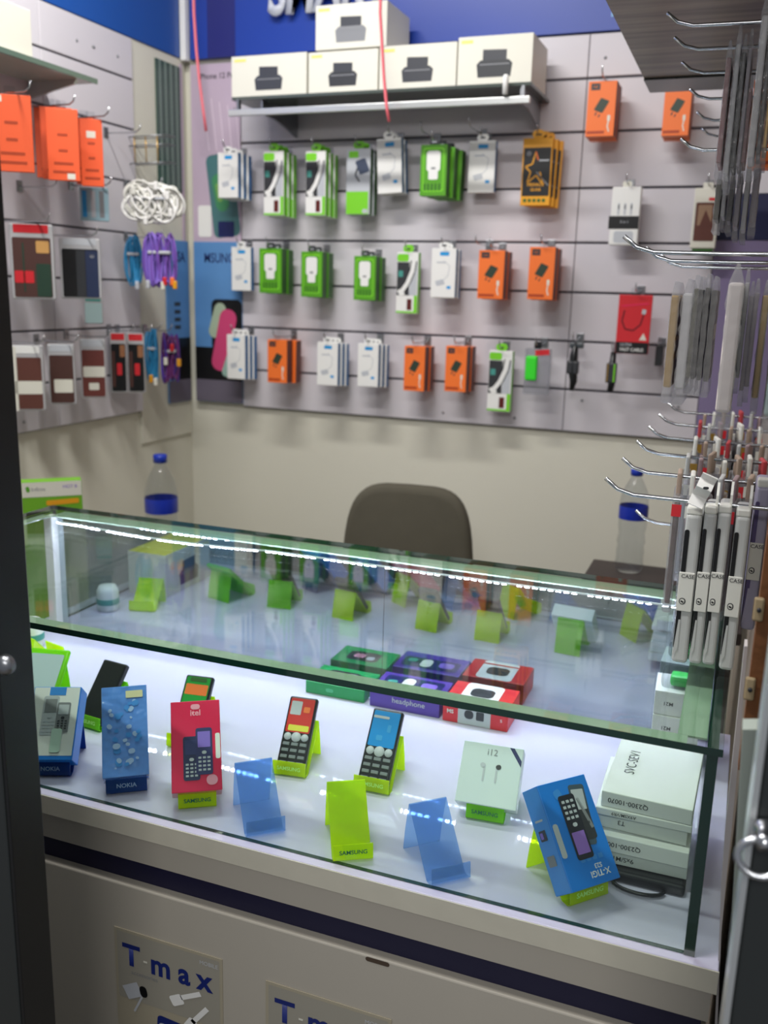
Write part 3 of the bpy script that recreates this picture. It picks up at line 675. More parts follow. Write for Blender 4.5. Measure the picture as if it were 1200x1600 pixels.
def k_white(w, h, t):
    m = MB().box(-w/2, w/2, 0, t, 0, h, white, .001)
    m.poly([(w/2+.0003, .001, .001), (w/2+.0003, t-.001, .001), (w/2+.0003, t-.001, h-.001), (w/2+.0003, .001, h-.001)], blue_s)
    m.fr(-w*.16, w*.22, h*.85, h*.93, skyb, -.0004, 0, .003); m.fr(w*.16, w*.32, h*.18, h*.24, skyb, -.0004, 0, .001)
    m.line([(w*.0, h*.75), (w*.25, h*.65), (w*.2, h*.45), (-w*.1, h*.3)], .0016, lgrey); m.fr(-w*.30, w*.05, h*.25, h*.36, lgrey, -.0004, .3, .003); m.fr(-w*.28, w*.1, h*.70, h*.73, lgrey, -.0004)
    return m, MB().fr(-.013, .013, h-.001, h+.018, white, .001, 0, .008).fr(-.006, .006, h+.006, h+.010, dark, .0006, 0, .002)
def k_amber(w, h, t):
    m = MB().box(-w/2, w/2, 0, t, 0, h, yellow, .001); m.fr(-w*.46, w*.46, h*.14, h*.86, black, -.0004, 0, .003)
    m.line([(-w*.05, h*.80), (-w*.15, h*.62), (-w*.38, h*.58), (-w*.2, h*.50), (-w*.3, h*.34), (0, h*.45), (w*.25, h*.30), (w*.12, h*.5)], .0045, yellow, -.0007)
    m.line([(-w*.05, h*.80), (w*.05, h*.66)], .0045, orange, -.0008); m.line([(w*.0, h*.5), (w*.42, h*.30)], .004, grey, -.0007)
    m.lathe([(0, .0005), (.009, .0004), (.009, 0)], grey, T(-w*.28, -.0004, h*.77) @ Matrix.Rotation(PI/2, 4, 'X'), 16)
    m.text('PRIVACY', 0, h*.31, .014, yellow, -.0009, 0, .03); m.text('GLASS', 0, h*.235, .012, yellow, -.0009, 0, .02); m.fr(0.02*w, w*.4, h*.66, h*.68, lgrey, -.0008)
    for k in range(5): m.fr(-w*.40+k*w*.16, -w*.29+k*w*.16, h*.05, h*.10, green_d, -.0006, 0, .002)
    return m, MB().fr(-.020, .020, h-.003, h+.026, yellow, .001, 0, .018).fr(-.010, .010, h+.008, h+.013, black, .0006, 0, .002)
def k_trio(w, h, t):
    m = MB().box(-w/2, w/2, 0, t, 0, h, white, .003); m.fr(-w*.55, w*.50, h*.28, h*.50, black, -.0008, 0, .001); m.text('3 in 1', 0, h*.40, .012, lgrey, -.0012)
    for k in range(3): m.fr(-w*.27+k*w*.22, -w*.20+k*w*.22, h*.52, h*.72, lgrey, -.0005, 0, .002); m.fr(-w*.255+k*w*.22, -w*.215+k*w*.22, h*.62, h*.69, dark, -.0007)
    m.fr(-w*.34, w*.34, h*.04, h*.24, lgrey, -.0005, 0, .008)
    return m, MB().fr(-.014, .014, h-.001, h+.016, offw, .001, 0, .004)
def k_case(w, h, t):
    m = MB().box(-w/2, w/2, 0, t, 0, h, offw, .003); m.fr(-w*.40, w*.40, h*.12, h*.76, brown, -.0006, 0, .004); m.fr(-w*.3, w*.25, h*.38, h*.72, mat('sand_print', (150, 120, 96), .5), -.0009, 0, .003); m.f([(-w*.2, h*.38), (w*.3, h*.38), (w*.0, h*.64)], brown, -.0012)
    m.fr(w*.08, w*.36, h*.79, h*.84, red, -.0008); m.fr(-w*.4, w*.42, -.014, -.001, green_d, .003)
    return m, MB().fr(-.016, .016, h-.001, h+.018, offw, .001, 0, .004)
def k_red(w, h, t):
    m = MB().box(-w/2, w/2, 0, t, 0, h, red, .0015); m.fr(-w*.49, w*.49, .001, h*.20, black, -.0004)
    m.text('ULTRA', -w*.18, h*.155, .0125, lgrey, -.0008, 0, .01); m.text('FAST CABLE', 0, h*.07, .0145, white, -.0008, 0, .01)
    P = [(w*.28, h*.68), (w*.2, h*.5), (w*.0, h*.40), (-w*.25, h*.42), (-w*.36, h*.56), (-w*.3, h*.74)]
    m.line(P, .005, mat('maroon_print', (110, 20, 30), .4)); m.fr(w*.22, w*.34, h*.68, h*.76, lgrey, -.0006, -.2, .002); m.f([(w*.2, h*.24), (w*.42, h*.24), (w*.32, h*.36)], offw, -.0006)
    m.fr(-w*.4, w*.4, h*.82, h*.85, pinkred, -.0006, .1)
    return m, MB().fr(-.018, .018, h-.001, h+.022, clear, .001, 0, .008).fr(-.014, .014, h-.006, h+.006, dark, .0004, 0, .003)
KINDS = dict(
    orange=(k_orange, 'charger_carton', 'orange charger carton', 'charger box', 'orange charger cartons', .040, (.066, .15)),
    green=(k_green, 'charger_carton', 'green charger carton', 'charger box', 'green charger cartons', .036, (.066, .14)),
    cable=(k_cable, 'cable_carton', 'tall green and white cable carton', 'cable box', 'green and white cable cartons', .022, (.062, .20)),
    lime=(k_lime, 'charger_carton', 'tall white carton with lime foot', 'charger box', 'pale lime charger cartons', .022, (.07, .20)),
    white=(k_white, 'cable_carton', 'slim white carton with blue side', 'cable box', 'white and blue cartons', .020, (.06, .14)),
    amber=(k_amber, 'screen_protector_pack', 'black and amber screen protector pack with star', 'package', 'amber screen protector packs', .012, (.095, .21)),
    trio=(k_trio, 'cable_pack', 'white pack with three small cables and a black band', 'package', None, .03, (.09, .18)),
    case=(k_case, 'phone_case_pack', 'cream pack with a brown leather phone case', 'package', None, .022, (.08, .2)),
    red=(k_red, 'cable_pack', 'bright red cable pack with black foot', 'package', None, .012, (.11, .18)))
PROTO = {}
def package(kind, loc, yaw, w, h, label, roll=0.0):
    fn, name, base, cat, grp, t, (w0, h0) = KINDS[kind]
    rot = (0, roll, yaw)
    if kind not in PROTO:
        r = thing(name, label, cat, loc, rot, grp); r.scale = (w/w0, 1, h/h0)
        a, b = fn(w0, h0, t); a.build('carton', r); b.build('hang_tab', r); PROTO[kind] = r; return r
    return dup(PROTO[kind], loc, rot, (w/w0, 1, h/h0), label)
def hook(label, x, z, y_front, y_wall=YB, tip=.022, side=0.0):
    """straight prong with an upturned ball tip and a small clip plate on the slat"""
    h = thing('display_hook', label, 'hook', (x, y_wall, z), (0, 0, 0), 'wire display hooks')
    d = y_wall-y_front
    MB().tube([(0, 0, .006), (0, -.01, .0), (side*.5, -d*.6, -.001), (side, -d, .0), (side*1.1, -d-.012, .008), (side*1.15, -d-.018, tip)], .0019, chrome, seg=6).build('prong', h)
    MB().box(-.011, .011, -.003, 0, -.012, .016, steel, .001).build('clip_plate', h)
    return h
ORD = ['front one', 'middle one', 'rear one', 'fourth one']
ORD2 = ['front one', 'rear one']
# (kind, x0, y0, x1, y1 in the photo, number in the stack, place words, fan, yaw)
ROWS = [
 ('white', 341, 238, 372, 309, 3, 'top row beside the pinkish poster', .006, .0),
 ('cable', 412, 236, 443, 337, 3, 'top row, left twin', .004, .0),
 ('cable', 477, 236, 508, 337, 3, 'top row, right twin', .004, .0),
 ('lime', 540, 232, 577, 335, 2, 'top row, below the box shelf', .004, .0),
 ('white', 590, 216, 628, 302, 2, 'top row, tilted, below pink ribbon', .003, .0),
 ('green', 655, 226, 696, 306, 3, 'top row, right of the pink ribbon', .009, .0),
 ('white', 730, 220, 771, 301, 1, 'top row, alone, left of the amber pack', 0, .0),
 ('amber', 812, 216, 858, 321, 3, 'top row', .009, .0),
 ('orange', 914, 127, 958, 213, 2, 'highest row, right of the box shelf', .001, .0),
 ('orange', 1033, 128, 1075, 212, 2, 'highest row, below the overhead board', .001, .0),
 ('trio', 950, 292, 995, 383, 1, 'right part of the back wall', 0, .0),
 ('case', 1077, 294, 1117, 388, 1, 'beside the grey bags', 0, .0),
 ('white', 362, 386, 392, 454, 1, 'middle row beside the blue poster', .004, .0),
 ('green', 405, 388, 440, 458, 2, 'middle row, leftmost green stack', .003, .0),
 ('green', 470, 393, 503, 464, 2, 'middle row, second green stack', .003, .0),
 ('green', 552, 400, 586, 469, 2, 'middle row, third green stack', .003, .0),
 ('cable', 618, 394, 651, 490, 1, 'middle row', .0, .0),
 ('white', 672, 388, 710, 465, 2, 'middle row, round tab', .003, .0),
 ('orange', 745, 391, 785, 467, 2, 'middle row, left orange stack', .002, .0),
 ('orange', 823, 386, 863, 468, 2, 'middle row, right orange stack', .002, .0),
 ('red', 960, 461, 1012, 553, 1, 'right part of the back wall', 0, .0),
 ('white', 355, 523, 383, 592, 3, 'bottom row, by black poster foot', .004, .0),
 ('orange', 418, 531, 448, 598, 2, 'bottom row, leftmost fanned orange stack', .009, .0),
 ('white', 495, 535, 527, 602, 3, 'bottom row, left white twin stack', .005, .0),
 ('white', 558, 537, 590, 604, 3, 'bottom row, right white twin stack', .005, .0),
 ('orange', 630, 541, 662, 611, 2, 'bottom row, second orange stack', .003, .0),
 ('orange', 694, 541, 727, 612, 2, 'bottom row, third orange stack', .003, .0),
 ('cable', 760, 548, 796, 643, 1, 'bottom row', .0, .0)]
for kind, x0, y0, x1, y1, n, where, fan, yaw in ROWS:
    t = KINDS[kind][5]; pitch = t+.003; yf = YB-.035-n*pitch
    if kind == 'red': yf -= .06
    b, w, h = rect(x0, y0, x1, y1, yf, yaw)
    base = KINDS[kind][2]
    for k in range(n):
        jit = random.uniform(-.03, .03) if k else 0
        lab = base + ', ' + where + ((', ' + (ORD if n > 2 else ORD2)[k] + ' of stack') if n > 1 else '')
        package(kind, (b.x+fan*k, yf+pitch*k, b.z-(.002*k if k else 0)), yaw+jit, w, h, lab, (-.05 if 'tilted' in where else 0) + (fan*1.5*k if fan > .006 else 0))
    hook('wire hook carrying the ' + base.split(' with')[0] + ', ' + where, b.x, b.z+h*1.0+.010, yf-.012)
# empty hooks on the back wall
for x, y, words in ((745, 380, 'above the middle row orange stack'), (660, 205, 'under the box shelf'), (735, 198, 'right of the pink ribbon')):
    p = at_y(x, y, 2.66); hook('bare wire hook ' + words, p.x, p.z, 2.66)

# small odd items in the bottom row
p, w, h = rect(815, 545, 855, 617, 2.70)
r = thing('earbud_blister', 'clear blister pack with a neon green battery case, bottom row', 'package', p, (0, 0, 0))
MB().box(-w/2, w/2, .012, .030, 0, h, haze, .003).build('blister', r); MB().box(-w*.44, w*.02, 0, .018, h*.30, h*.84, mat('neon_green', (60, 220, 50), .35), .006, None, 3).build('battery_case', r)
MB().fr(-w*.1, w*.45, h*.86, h*.98, red, .010, .1).fr(-.012, .010, h, h+.02, black, .012, 0, .003).build('header_card', r)
hook('wire hook carrying the neon green blister pack', p.x, p.z+h+.012, 2.685)
p, w, h = rect(880, 535, 903, 611, 2.70)
r = thing('cable_bundle', 'short black wrapped cable bundle right of the neon green pack', 'cable', p)
MB().tube([(0, .012, 0), (.004, .012, h*.2), (0, .012, h*.4), (0, .012, h*.7), (.004, .012, h)], .012, blackplastic, radii=[.006, .011, .013, .012, .007]).build('cable_loops', r)
MB().box(-.016, .016, 0, .024, h*.35, h*.62, dark, .004).build('paper_sleeve', r); MB().box(-.014, .026, .005, .02, h*.88, h, mat('dark_film', (70, 76, 80), .3), .004).build('plug', r)
hook('wire hook carrying the short black cable bundle', p.x, p.z+h+.006, 2.69)
p, w, h = rect(942, 550, 962, 612, 2.70)
r = thing('cable_bundle', 'small black cable with a gold edged sleeve below the red pack', 'cable', p)
MB().tube([(0, .012, 0), (.003, .012, h*.2), (0, .012, h*.5), (.002, .012, h)], .010, blackplastic, radii=[.009, .010, .010, .008]).build('cable_loops', r)
MB().box(-.014, .014, 0, .022, h*.22, h*.72, dark, .003).fr(-.011, -.008, h*.25, h*.70, gold).fr(.007, .011, h*.25, h*.70, green_l).build('paper_sleeve', r)
hook('wire hook carrying the small black cable with a gold edged sleeve', p.x, p.z+h+.006, 2.69)
p, w, h = rect(1022, 540, 1034, 572, 2.74)
tag(MB().box(-w/2, w/2, 0, .02, 0, h, dark, .003).build('cable_adapter', None, p), 'tiny dark adapter right of the red pack', 'adapter')
hook('wire hook carrying the tiny dark adapter', p.x, p.z+h+.004, 2.72)

# ------------------------------------------------------------------ shelf with printer cartons on the back wall
sf = at_y(362, 150, 2.56); sr = at_y(830, 128, 2.56); zsh = (sf.z+sr.z)/2
sh = thing('wall_shelf', 'narrow shelf with a bright metal front rail holding white printer cartons', 'shelf', (0, 0, 0))
MB().box(sf.x, sr.x, 2.56, YB-.001, zsh-.010, zsh-.001, mat('dark_glass_shelf', (74, 82, 78), .2), .001).build('board', sh)
rl = at_y(600, 168, 2.552).z
MB().box(sf.x-.005, sr.x+.002, 2.546, 2.558, rl-.006, rl+.012, alum, .002).build('front_rail', sh)
for x in (sf.x+.09, sr.x-.03):
    MB().prism([(x, YB-.001, rl-.03), (x, YB-.001, zsh-.010), (x, 2.57, zsh-.010), (x, 2.57, rl), (x, 2.65, rl)], (.006, 0, 0), steel).build('bracket', sh)
for x in (sf.x+.02, sr.x-.02): MB().box(x-.004, x+.004, 2.558, 2.57, rl, zsh-.009, steel).build('rail_clip', sh)
pc = at_y(789, 140, 2.535)
clp = tag(MB().lathe([(0, -.022), (.007, -.021), (.008, .02), (.006, .026), (0, .028)], white, None, 14).build('price_clip', None, (pc.x, 2.538, pc.z+.01)), 'tiny white clip standing at the right part of the shelf rail', 'clip')
def box_from(x0, y0, x1, y1, Y, d, yaw, label, zb=None, shade=dark):
    b, w, h = rect(x0, y0, x1, y1, Y, yaw)
    if zb is not None: h += b.z-zb; b.z = zb
    return printer_box(label, b, (0, 0, yaw), w, d, h, 'printer cartons', False, None, shade)
zb = zsh
box_from(361, 85, 478, 150, 2.575, .18, 0, 'white printer carton at the left end of the shelf', zb, MATS['printer_lid_print'])
box_from(481, 79, 589, 146, 2.575, .18, 0, 'white printer carton second from the left on the shelf', zb)
box_from(591, 69, 711, 138, 2.575, .18, 0, 'white printer carton second from the right on the shelf', zb, MATS['printer_lid_print'])
box_from(713, 55, 829, 129, 2.575, .18, 0, 'white printer carton at the right end of the shelf', zb)
bE, wE, hE = rect(492, 6, 603, 74, 2.575)
h4 = rect(591, 69, 711, 138, 2.575)[2] + 0
zc = max(rect(481, 79, 589, 146, 2.575)[0].z + rect(481, 79, 589, 146, 2.575)[2], rect(591, 69, 711, 138, 2.575)[0].z + rect(591, 69, 711, 138, 2.575)[2]) + .001
printer_box('white printer carton stacked on top of the others, before the silver letters', (bE.x, 2.575, zc), (0, 0, 0), wE, .18, hE+bE.z-zc+.002, 'printer cartons', shade=grey)

# pink ribbons hanging from the ceiling
pink = mat('pink_ribbon', (232, 110, 122), .4)
def ribbon(px, Y, label, ztop=2.9):
    P = [at_y(x, y, Y) for x, y in px]; P = [Vector((P[0].x, Y, ztop))] + P
    tag(MB().tube(P, .0045, pink, seg=8, flat=.35).build('ribbon'), label, 'ribbon', 'pink ribbons')
ribbon([(303, 20), (307, 80), (312, 130), (318, 175), (322, 205)], 2.72, 'long pink ribbon hanging before the left corner poster')
ribbon([(594, 20), (597, 70), (600, 120), (604, 165), (608, 190)], 2.50, 'long pink ribbon hanging before the printer cartons')

# ================================================================== LEFT WALL
LEFTYAW = .62
def lhook(label, x0, y0, x1, y1, X0=XL):
    """prong from the left wall: wall end pixel and tip pixel"""
    a = at_x(x0, y0, X0); b = at_y(x1, y1, a.y); d = max(.08, min(.28, b.x-a.x))
    h = thing('display_hook', label, 'hook', a, (0, 0, 0), 'wire display hooks')
    MB().tube([(0, 0, .004), (.01, 0, 0), (d*.6, 0, -.001), (d, 0, .0), (d+.012, 0, .007), (d+.017, 0, .02)], .002, chrome, seg=6).build('prong', h)
    MB().box(0, .003, -.010, .010, -.012, .016, steel, .001).build('clip_plate', h)
ocard = mat('vermilion_card', (236, 92, 44), .5)
def flat_pack(name, label, cat, x0, y0, x1, y1, Y, yaw, build, grp=None, hk=None):
    b, w, h = rect(x0, y0, x1, y1, Y, yaw); r = thing(name, label, cat, b, (0, 0, yaw), grp); build(r, w, h)
    if hk:
        a = Vector((XL, b.y+.010, b.z+h+.007)); d = b.x-XL+.035
        q = thing('display_hook', 'wire hook on the left wall ' + hk, 'hook', a, (0, 0, 0), 'wire display hooks')
        MB().tube([(0, 0, .004), (.01, 0, 0), (d*.6, 0, -.001), (d, 0, .0), (d+.012, 0, .007), (d+.017, 0, .02)], .002, chrome, seg=6).build('prong', q)
        MB().box(0, .003, -.010, .010, -.012, .016, steel, .001).build('clip_plate', q)
    return r
def bo(sticker):
    def fn(r, w, h):
        m = MB().box(-w/2, w/2, 0, .016, 0, h, ocard, .001)
        for v, a in ((.62, .16), (.40, .14), (.22, .3), (.10, .34)): m.fr(-w*a, w*a, h*v, h*v+.006, orange_d, -.0004)
        if sticker: m.fr(sticker[0]*w, sticker[1]*w, sticker[2]*h, sticker[3]*h, offw, -.0006)
        m.build('carton', r); MB().fr(-.012, .012, h-.001, h+.018, clear, .002, 0, .004).build('hang_tab', r)
    return fn
Yl = [1.80, 1.94, 2.10]
flat_pack('accessory_carton', 'big vermilion carton on the left wall nearest the dark door', 'package', -10, 148, 54, 268, 1.78, LEFTYAW, bo((-.4, -.2, .90, .98)), 'vermilion cartons on the left wall', 'above the big vermilion carton')
for k, (lb, dx) in enumerate((('front', 0), ('middle', -9), ('rear', -18))):
    flat_pack('accessory_carton', 'vermilion carton in the middle cluster of the left wall, %s one' % lb, 'package', 76+dx, 170-k*2, 126+dx, 282-k*2, 1.97+.03*k, LEFTYAW, bo((.1, .35, .02, .10) if k == 0 else None), 'vermilion cartons on the left wall', 'above the middle vermilion cartons' if k == 1 else None)
flat_pack('accessory_carton', 'vermilion carton with a white sticker, rightmost on the left wall', 'package', 128, 186, 163, 291, 2.12, LEFTYAW, bo((-.2, .2, .72, .82)), 'vermilion cartons on the left wall', 'above the rightmost vermilion carton')
flat_pack('accessory_carton', 'vermilion carton half hidden behind the rightmost one', 'package', 120, 184, 150, 288, 2.155, LEFTYAW, bo(None), 'vermilion cartons on the left wall')
lhook('bare wire hook near the cable bundles, upper', 165, 208, 212, 192)
def b_lb(r, w, h):
    m = MB().box(-w/2, w/2, 0, .018, 0, h, mat('pale_cyan_card', (150, 184, 196), .4), .001)
    for k in range(3): m.fr(-w*.42+k*w*.3, -w*.26+k*w*.3, h*.1, h*.9, [skyb, lgrey, grey][k], -.0004)
    m.build('carton', r)
flat_pack('adapter_pack', 'small pale blue striped pack below the vermilion cartons', 'package', 126, 293, 171, 345, 2.2, LEFTYAW, b_lb, None, 'holding the pale blue striped pack')
# phone case packs on the left wall
def b_case(top, body, extra):
    def fn(r, w, h):
        MB().box(-w/2, w/2, 0, .03, 0, h, mat('milky_pack', (180, 180, 182), .3), .004).build('blister', r)
        m = MB(); m.fr(-w*.44, w*.44, h*.03, h*.82, body, -.0006, 0, .004); m.fr(-w*.40, w*.40, h*.88, h*.99, top, -.0006, 0, .002)
        for q in extra: m.fr(q[0]*w, q[1]*w, q[2]*h, q[3]*h, q[4], -.0010, 0, .003)
        m.build('phone_case', r)
    return fn
dkgreen = mat('dark_green_case', (34, 60, 46), .45); choc = mat('chocolate_case', (74, 44, 38), .5); dkblue = mat('dark_blue_case', (34, 46, 78), .45)
flat_pack('phone_case_pack', 'clear pack with brown and dark green phone cases and a red header card', 'package', 20, 350, 88, 468, 1.92, LEFTYAW,
    b_case(red, choc, [(.08, .42, .04, .48, dkgreen), (-.42, .02, .22, .38, red), (.1, .4, .62, .78, mat('tan_print', (196, 148, 84), .5)), (-.22, -.18, .1, .75, dkgreen)]), 'phone case packs on the left wall', 'above the red header card')
flat_pack('phone_case_pack', 'clear pack with black and dark blue phone cases', 'package', 96, 372, 160, 467, 2.06, LEFTYAW,
    b_case(lgrey, black, [(-.1, .12, .03, .80, dark), (.13, .44, .03, .80, dkblue), (.24, .34, .68, .74, lgrey)]), 'phone case packs on the left wall', 'above the dark blue phone case')
flat_pack('adapter_pack', 'small mint coloured pack below the dark blue phone case', 'package', 132, 466, 162, 506, 2.2, LEFTYAW, b_case(teal, mat('mint_card', (170, 196, 196), .4), []))
flat_pack('phone_case_pack', 'clear pack with pinkish brown case and white band, lowest row by the dark door', 'package', 20, 540, 72, 642, 1.91, LEFTYAW,
    b_case(white, brown, [(-.44, .44, .26, .46, offw), (-.44, -.3, .0, .98, offw)]), 'phone case packs on the left wall', 'above the white banded case pack')
flat_pack('phone_case_pack', 'clear pack with a dark brown case and white label, second in the lowest row', 'package', 78, 538, 120, 632, 2.03, LEFTYAW,
    b_case(lgrey, choc, [(-.3, .4, .2, .42, offw)]), 'phone case packs on the left wall', 'above the white labelled case pack')
flat_pack('phone_case_pack', 'clear pack with a reddish brown case and heart shaped label, third in the lowest row', 'package', 128, 530, 168, 622, 2.15, LEFTYAW,
    b_case(lgrey, mat('reddish_case', (104, 50, 44), .5), [(-.4, .44, .36, .54, offw), (-.2, .2, .14, .26, offw)]), 'phone case packs on the left wall', 'above the heart labelled pack')
for k in range(2):
    flat_pack('phone_case_pack', 'black pack with red tags beside the blue cable, %s one' % ('left' if k == 0 else 'right'), 'package', 174+27*k, 520+k, 200+28*k, 614, 2.34+.04*k, LEFTYAW,
        b_case(red, black, [(-.1, .2, .3, .5, red), (-.4, -.2, .1, .7, choc), (.1, .4, .6, .8, mat('copper_print', (150, 100, 66), .5))]), 'black packs with red tags', 'above the %s black pack with red tags' % ('left' if k == 0 else 'right'))
for a in ((196, 370, 246, 360, 'holding the blue and purple cables'), (196, 290, 246, 284, 'holding the white cable tangle'), (30, 292, 82, 301, 'bare, between carton rows')):
    lhook('wire hook on the left wall ' + a[4], *a[:4])

# cable bundles
def bundle(label, x0, y0, x1, y1, Y, colr, n, seed, ends=None, rad=.0024, tangle=False, yaw=.35):
    b, w, h = rect(x0, y0, x1, y1, Y, yaw); rn = random.Random(seed)
    r = thing('cable_bundle', label, 'cable', b, (0, 0, yaw), None); m = MB()
    for k in range(n):
        cx = rn.uniform(-.34, .34)*w; a = w*rn.uniform(.06, .18) if not tangle else w*rn.uniform(.12, .34); hh = h*rn.uniform(.38, .49) if not tangle else h*rn.uniform(.2, .46)
        cz = h*.5 if not tangle else h*rn.uniform(.38, .62); ry = rn.uniform(-.012, .012); ph = rn.uniform(0, 6); tl = 0 if not tangle else rn.uniform(-.9, .9)
        P = []
        for q in range(20):
            t = 2*PI*q/20; u, v = a*math.cos(t), hh*math.sin(t); P.append((cx+u*math.cos(tl)-v*math.sin(tl), ry+.006*math.sin(2*t+ph), cz+u*math.sin(tl)+v*math.cos(tl)))
        m.tube(P, rad, colr[k % len(colr)], seg=6, closed=True)
    m.build('cable_loops', r)
    MB().box(-w*.30, w*.30, -.014, .014, h*.60, h*.66, lgrey, .003).build('twist_tie', r)
    for e in ends or []:
        MB().box(e[0]*w-.006, e[0]*w+.006, -.02, -.006, e[1]*h-.012, e[1]*h+.012, e[2], .003).build('plug', r)
    return r
cy = mat('cyan_cable', (50, 140, 190), .4); pu = mat('purple_cable', (134, 92, 190), .4); wc = mat('white_cable', (214, 214, 206), .4)
bundle('loose tangle of white charging cables hanging on the left wall', 195, 286, 282, 352, 2.36, [wc, white], 34, 5, [(-.1, .1, white), (.35, .3, white), (.1, .92, white), (.3, .7, white), (-.3, .8, wc)], .0032, True)
bundle('bright blue cable bundle on the left wall beside the purple one', 195, 366, 226, 450, 2.40, [cy], 18, 6, [(.2, .05, lgrey)])
bundle('lilac purple cable bundle with red and yellow plugs', 222, 362, 280, 450, 2.38, [pu, purple_l], 30, 7, [(.1, .04, offw), (.15, .12, red), (.42, .06, yellow), (.35, .12, orange), (-.3, .06, lgrey)])
bundle('bright blue cable bundle, the lower one above the cream wall', 229, 512, 252, 600, 2.48, [cy], 14, 8, [(.2, .05, offw), (-.1, .10, yellow)])
bundle('dark purple cable bundle with a yellow plug before the blue poster', 253, 518, 282, 600, 2.50, [purple, mat('plum_cable', (110, 50, 110), .4)], 16, 9, [(.5, .42, yellow), (-.2, .44, offw), (.15, .70, red)])
for a in ((212, 512, 246, 512, 'for the lower blue cable'), (226, 515, 262, 516, 'for the dark purple cable')): lhook('wire hook on the left wall ' + a[4], *a[:4], X0=XL-.004)
# wire basket near the corner
wb = thing('wire_rack', 'small bent wire rack on the left wall above the white cables', 'rack', at_x(212, 258, XL))
m = MB(); q = at_x(212, 258, XL)
for dz in (0, .05, .075): m.tube([(0, 0, dz), (.06, .02, dz+.004), (.12, .03, dz+.006), (.13, -.02, dz+.004), (.06, -.04, dz), (0, -.03, dz)], .0018, steel, seg=6)
m.build('rails', wb); m = MB()
for u in (.02, .06, .10): m.tube([(u, -.03, 0), (u, -.032, .075)], .0018, gold, seg=6)
m.build('uprights', wb)

# glass shelf with a white carton at the upper left
gs = thing('glass_shelf', 'pale glass shelf on the left wall holding one white carton', 'shelf', (0, 0, 0))
zc0 = 1.995
MB().box(XL+.001, -1.618, 1.25, 2.12, zc0, zc0+.008, mat('frosted_shelf_glass', (176, 184, 172), .2), .001).build('board', gs)
MB().box(-1.618, -1.612, 1.25, 2.12, zc0-.002, zc0+.010, mat('shelf_edge_green', (90, 110, 96), .2)).build('edge_strip', gs)
for y in (1.45, 2.06): MB().prism([(XL+.001, y, zc0), (-1.63, y, zc0), (-1.64, y, zc0-.012), (XL+.001, y, zc0-.04)], (0, .008, 0), alum).build('bracket', gs)
printer_b = tag(MB().box(-1.765, -1.628, 1.55, 1.905, zc0+.0085, zc0+.115, offw, .002).build('white_carton'), 'plain white carton standing on the glass shelf at the upper left', 'box')

# lime green leaflet box standing by the left wall
gx = mat('leaf_green_print', (110, 170, 40), .4)
b, w, h = rect(36, 752, 131, 812, 1.72, .75)
r = thing('leaflet_box', 'green and white card box with a green logo standing near the left wall', 'box', (b.x, b.y, .70), (0, 0, .75)); h += b.z-.70
m = MB().box(-w/2, w/2, 0, .04, 0, h, gx, .001)
m.fr(-w/2+.001, w/2-.001, h-.036, h-.001, offw, -.0004); m.fr(-w*.42, -w*.36, h-.024, h-.010, green, -.0007, .2, .004); m.text('Infinix', -w*.22, h-.018, .013, grey, -.0007); m.text('HOT 8', w*.30, h-.014, .011, purple_l, -.0007)
m.fr(-w*.1, w*.44, h-.056, h-.044, yellow, -.0007, .04, .003); m.build('carton', r)

# ================================================================== BEHIND THE COUNTER
p = at_x(250, 660, XL-.0155)  # thin pale patch, its colour stands in for a reflection
tag(MB().box(XL-.0158, XL-.0148, p.y-.10, p.y+.06, 1.0, 1.10, mat('painted_reflection', (196, 198, 200), .5)).fr(p.y-.08, p.y+.03, 1.03, 1.04, lgrey, -.0003, X=T(XL-.0148, 0, 0) @ RZ(PI/2)).build('reflection_patch'), 'pale grey painted reflection on the cream wall below the blue poster', 'patch')
# low cupboard in the left rear corner that carries the bottle and leaflet box
cb = thing('low_cupboard', 'low white cupboard in the left corner behind the showcase', 'cupboard', (-1.5, 2.0, 0))
def kpart(name, mb): o = mb.build(name, cb); o.matrix_parent_inverse = T(-1.5, 2.0, 0).inverted(); return o
kpart('carcass', MB().box(-1.79, -1.36, 1.60, 2.30, 0, .682, white, .003)); kpart('worktop', MB().box(-1.795, -1.35, 1.59, 2.31, .683, .699, lam, .002))
for k in range(2): dd = kpart('door', MB().box(-1.3595, -1.348, 1.62+k*.34, 1.95+k*.34, .04, .67, white, .002)); hb = MB().box(-1.348, -1.335, 1.92+k*.06, 1.93+k*.06, .5, .6, steel, .002).build('handle', dd); 
def bottle(label, px_bottom, px_top, Y, zbase, label_t=(.52, .64)):
    p = at_y(px_top[0], px_top[1], Y); H = p.z-zbase; R_ = H*.135
    r = thing('water_bottle', label, 'bottle', (p.x, Y, zbase), (0, 0, 0), 'clear water bottles')
    pf = [(0, .004), (.8, 0), (.95, .02), (1, .06), (.94, .16), (.98, .2), (.92, .26), (1, .30), (.9, .38), (.99, .45), (1, .52), (1, .66), (.98, .70), (.86, .78), (.5, .88), (.36, .91), (.36, .95)]
    MB().lathe([(a*R_, b*H) for a, b in pf], clearmat('bottle_plastic', (242, 244, 246), .9, 1.45, .05) if 'bottle_plastic' not in MATS else MATS['bottle_plastic'], None, 28).build('body', r)
    MB().lathe([(R_*.30, .93*H), (R_*.42, .935*H), (R_*.42, .995*H), (R_*.36, H), (0, H)], mat('blue_cap', (20, 50, 160), .35), None, 20).build('cap', r)
    MB().lathe([(R_*1.01, label_t[0]*H), (R_*1.015, label_t[0]*H+.001), (R_*1.015, label_t[1]*H), (R_*1.01, label_t[1]*H+.001)], mat('blue_film_label', (26, 48, 160), .3), None, 28).build('label_band', r)
    return r
bottle('clear water bottle with a blue cap by the left corner, partly behind the showcase', (252, 830), (250, 710), 2.18, .70)
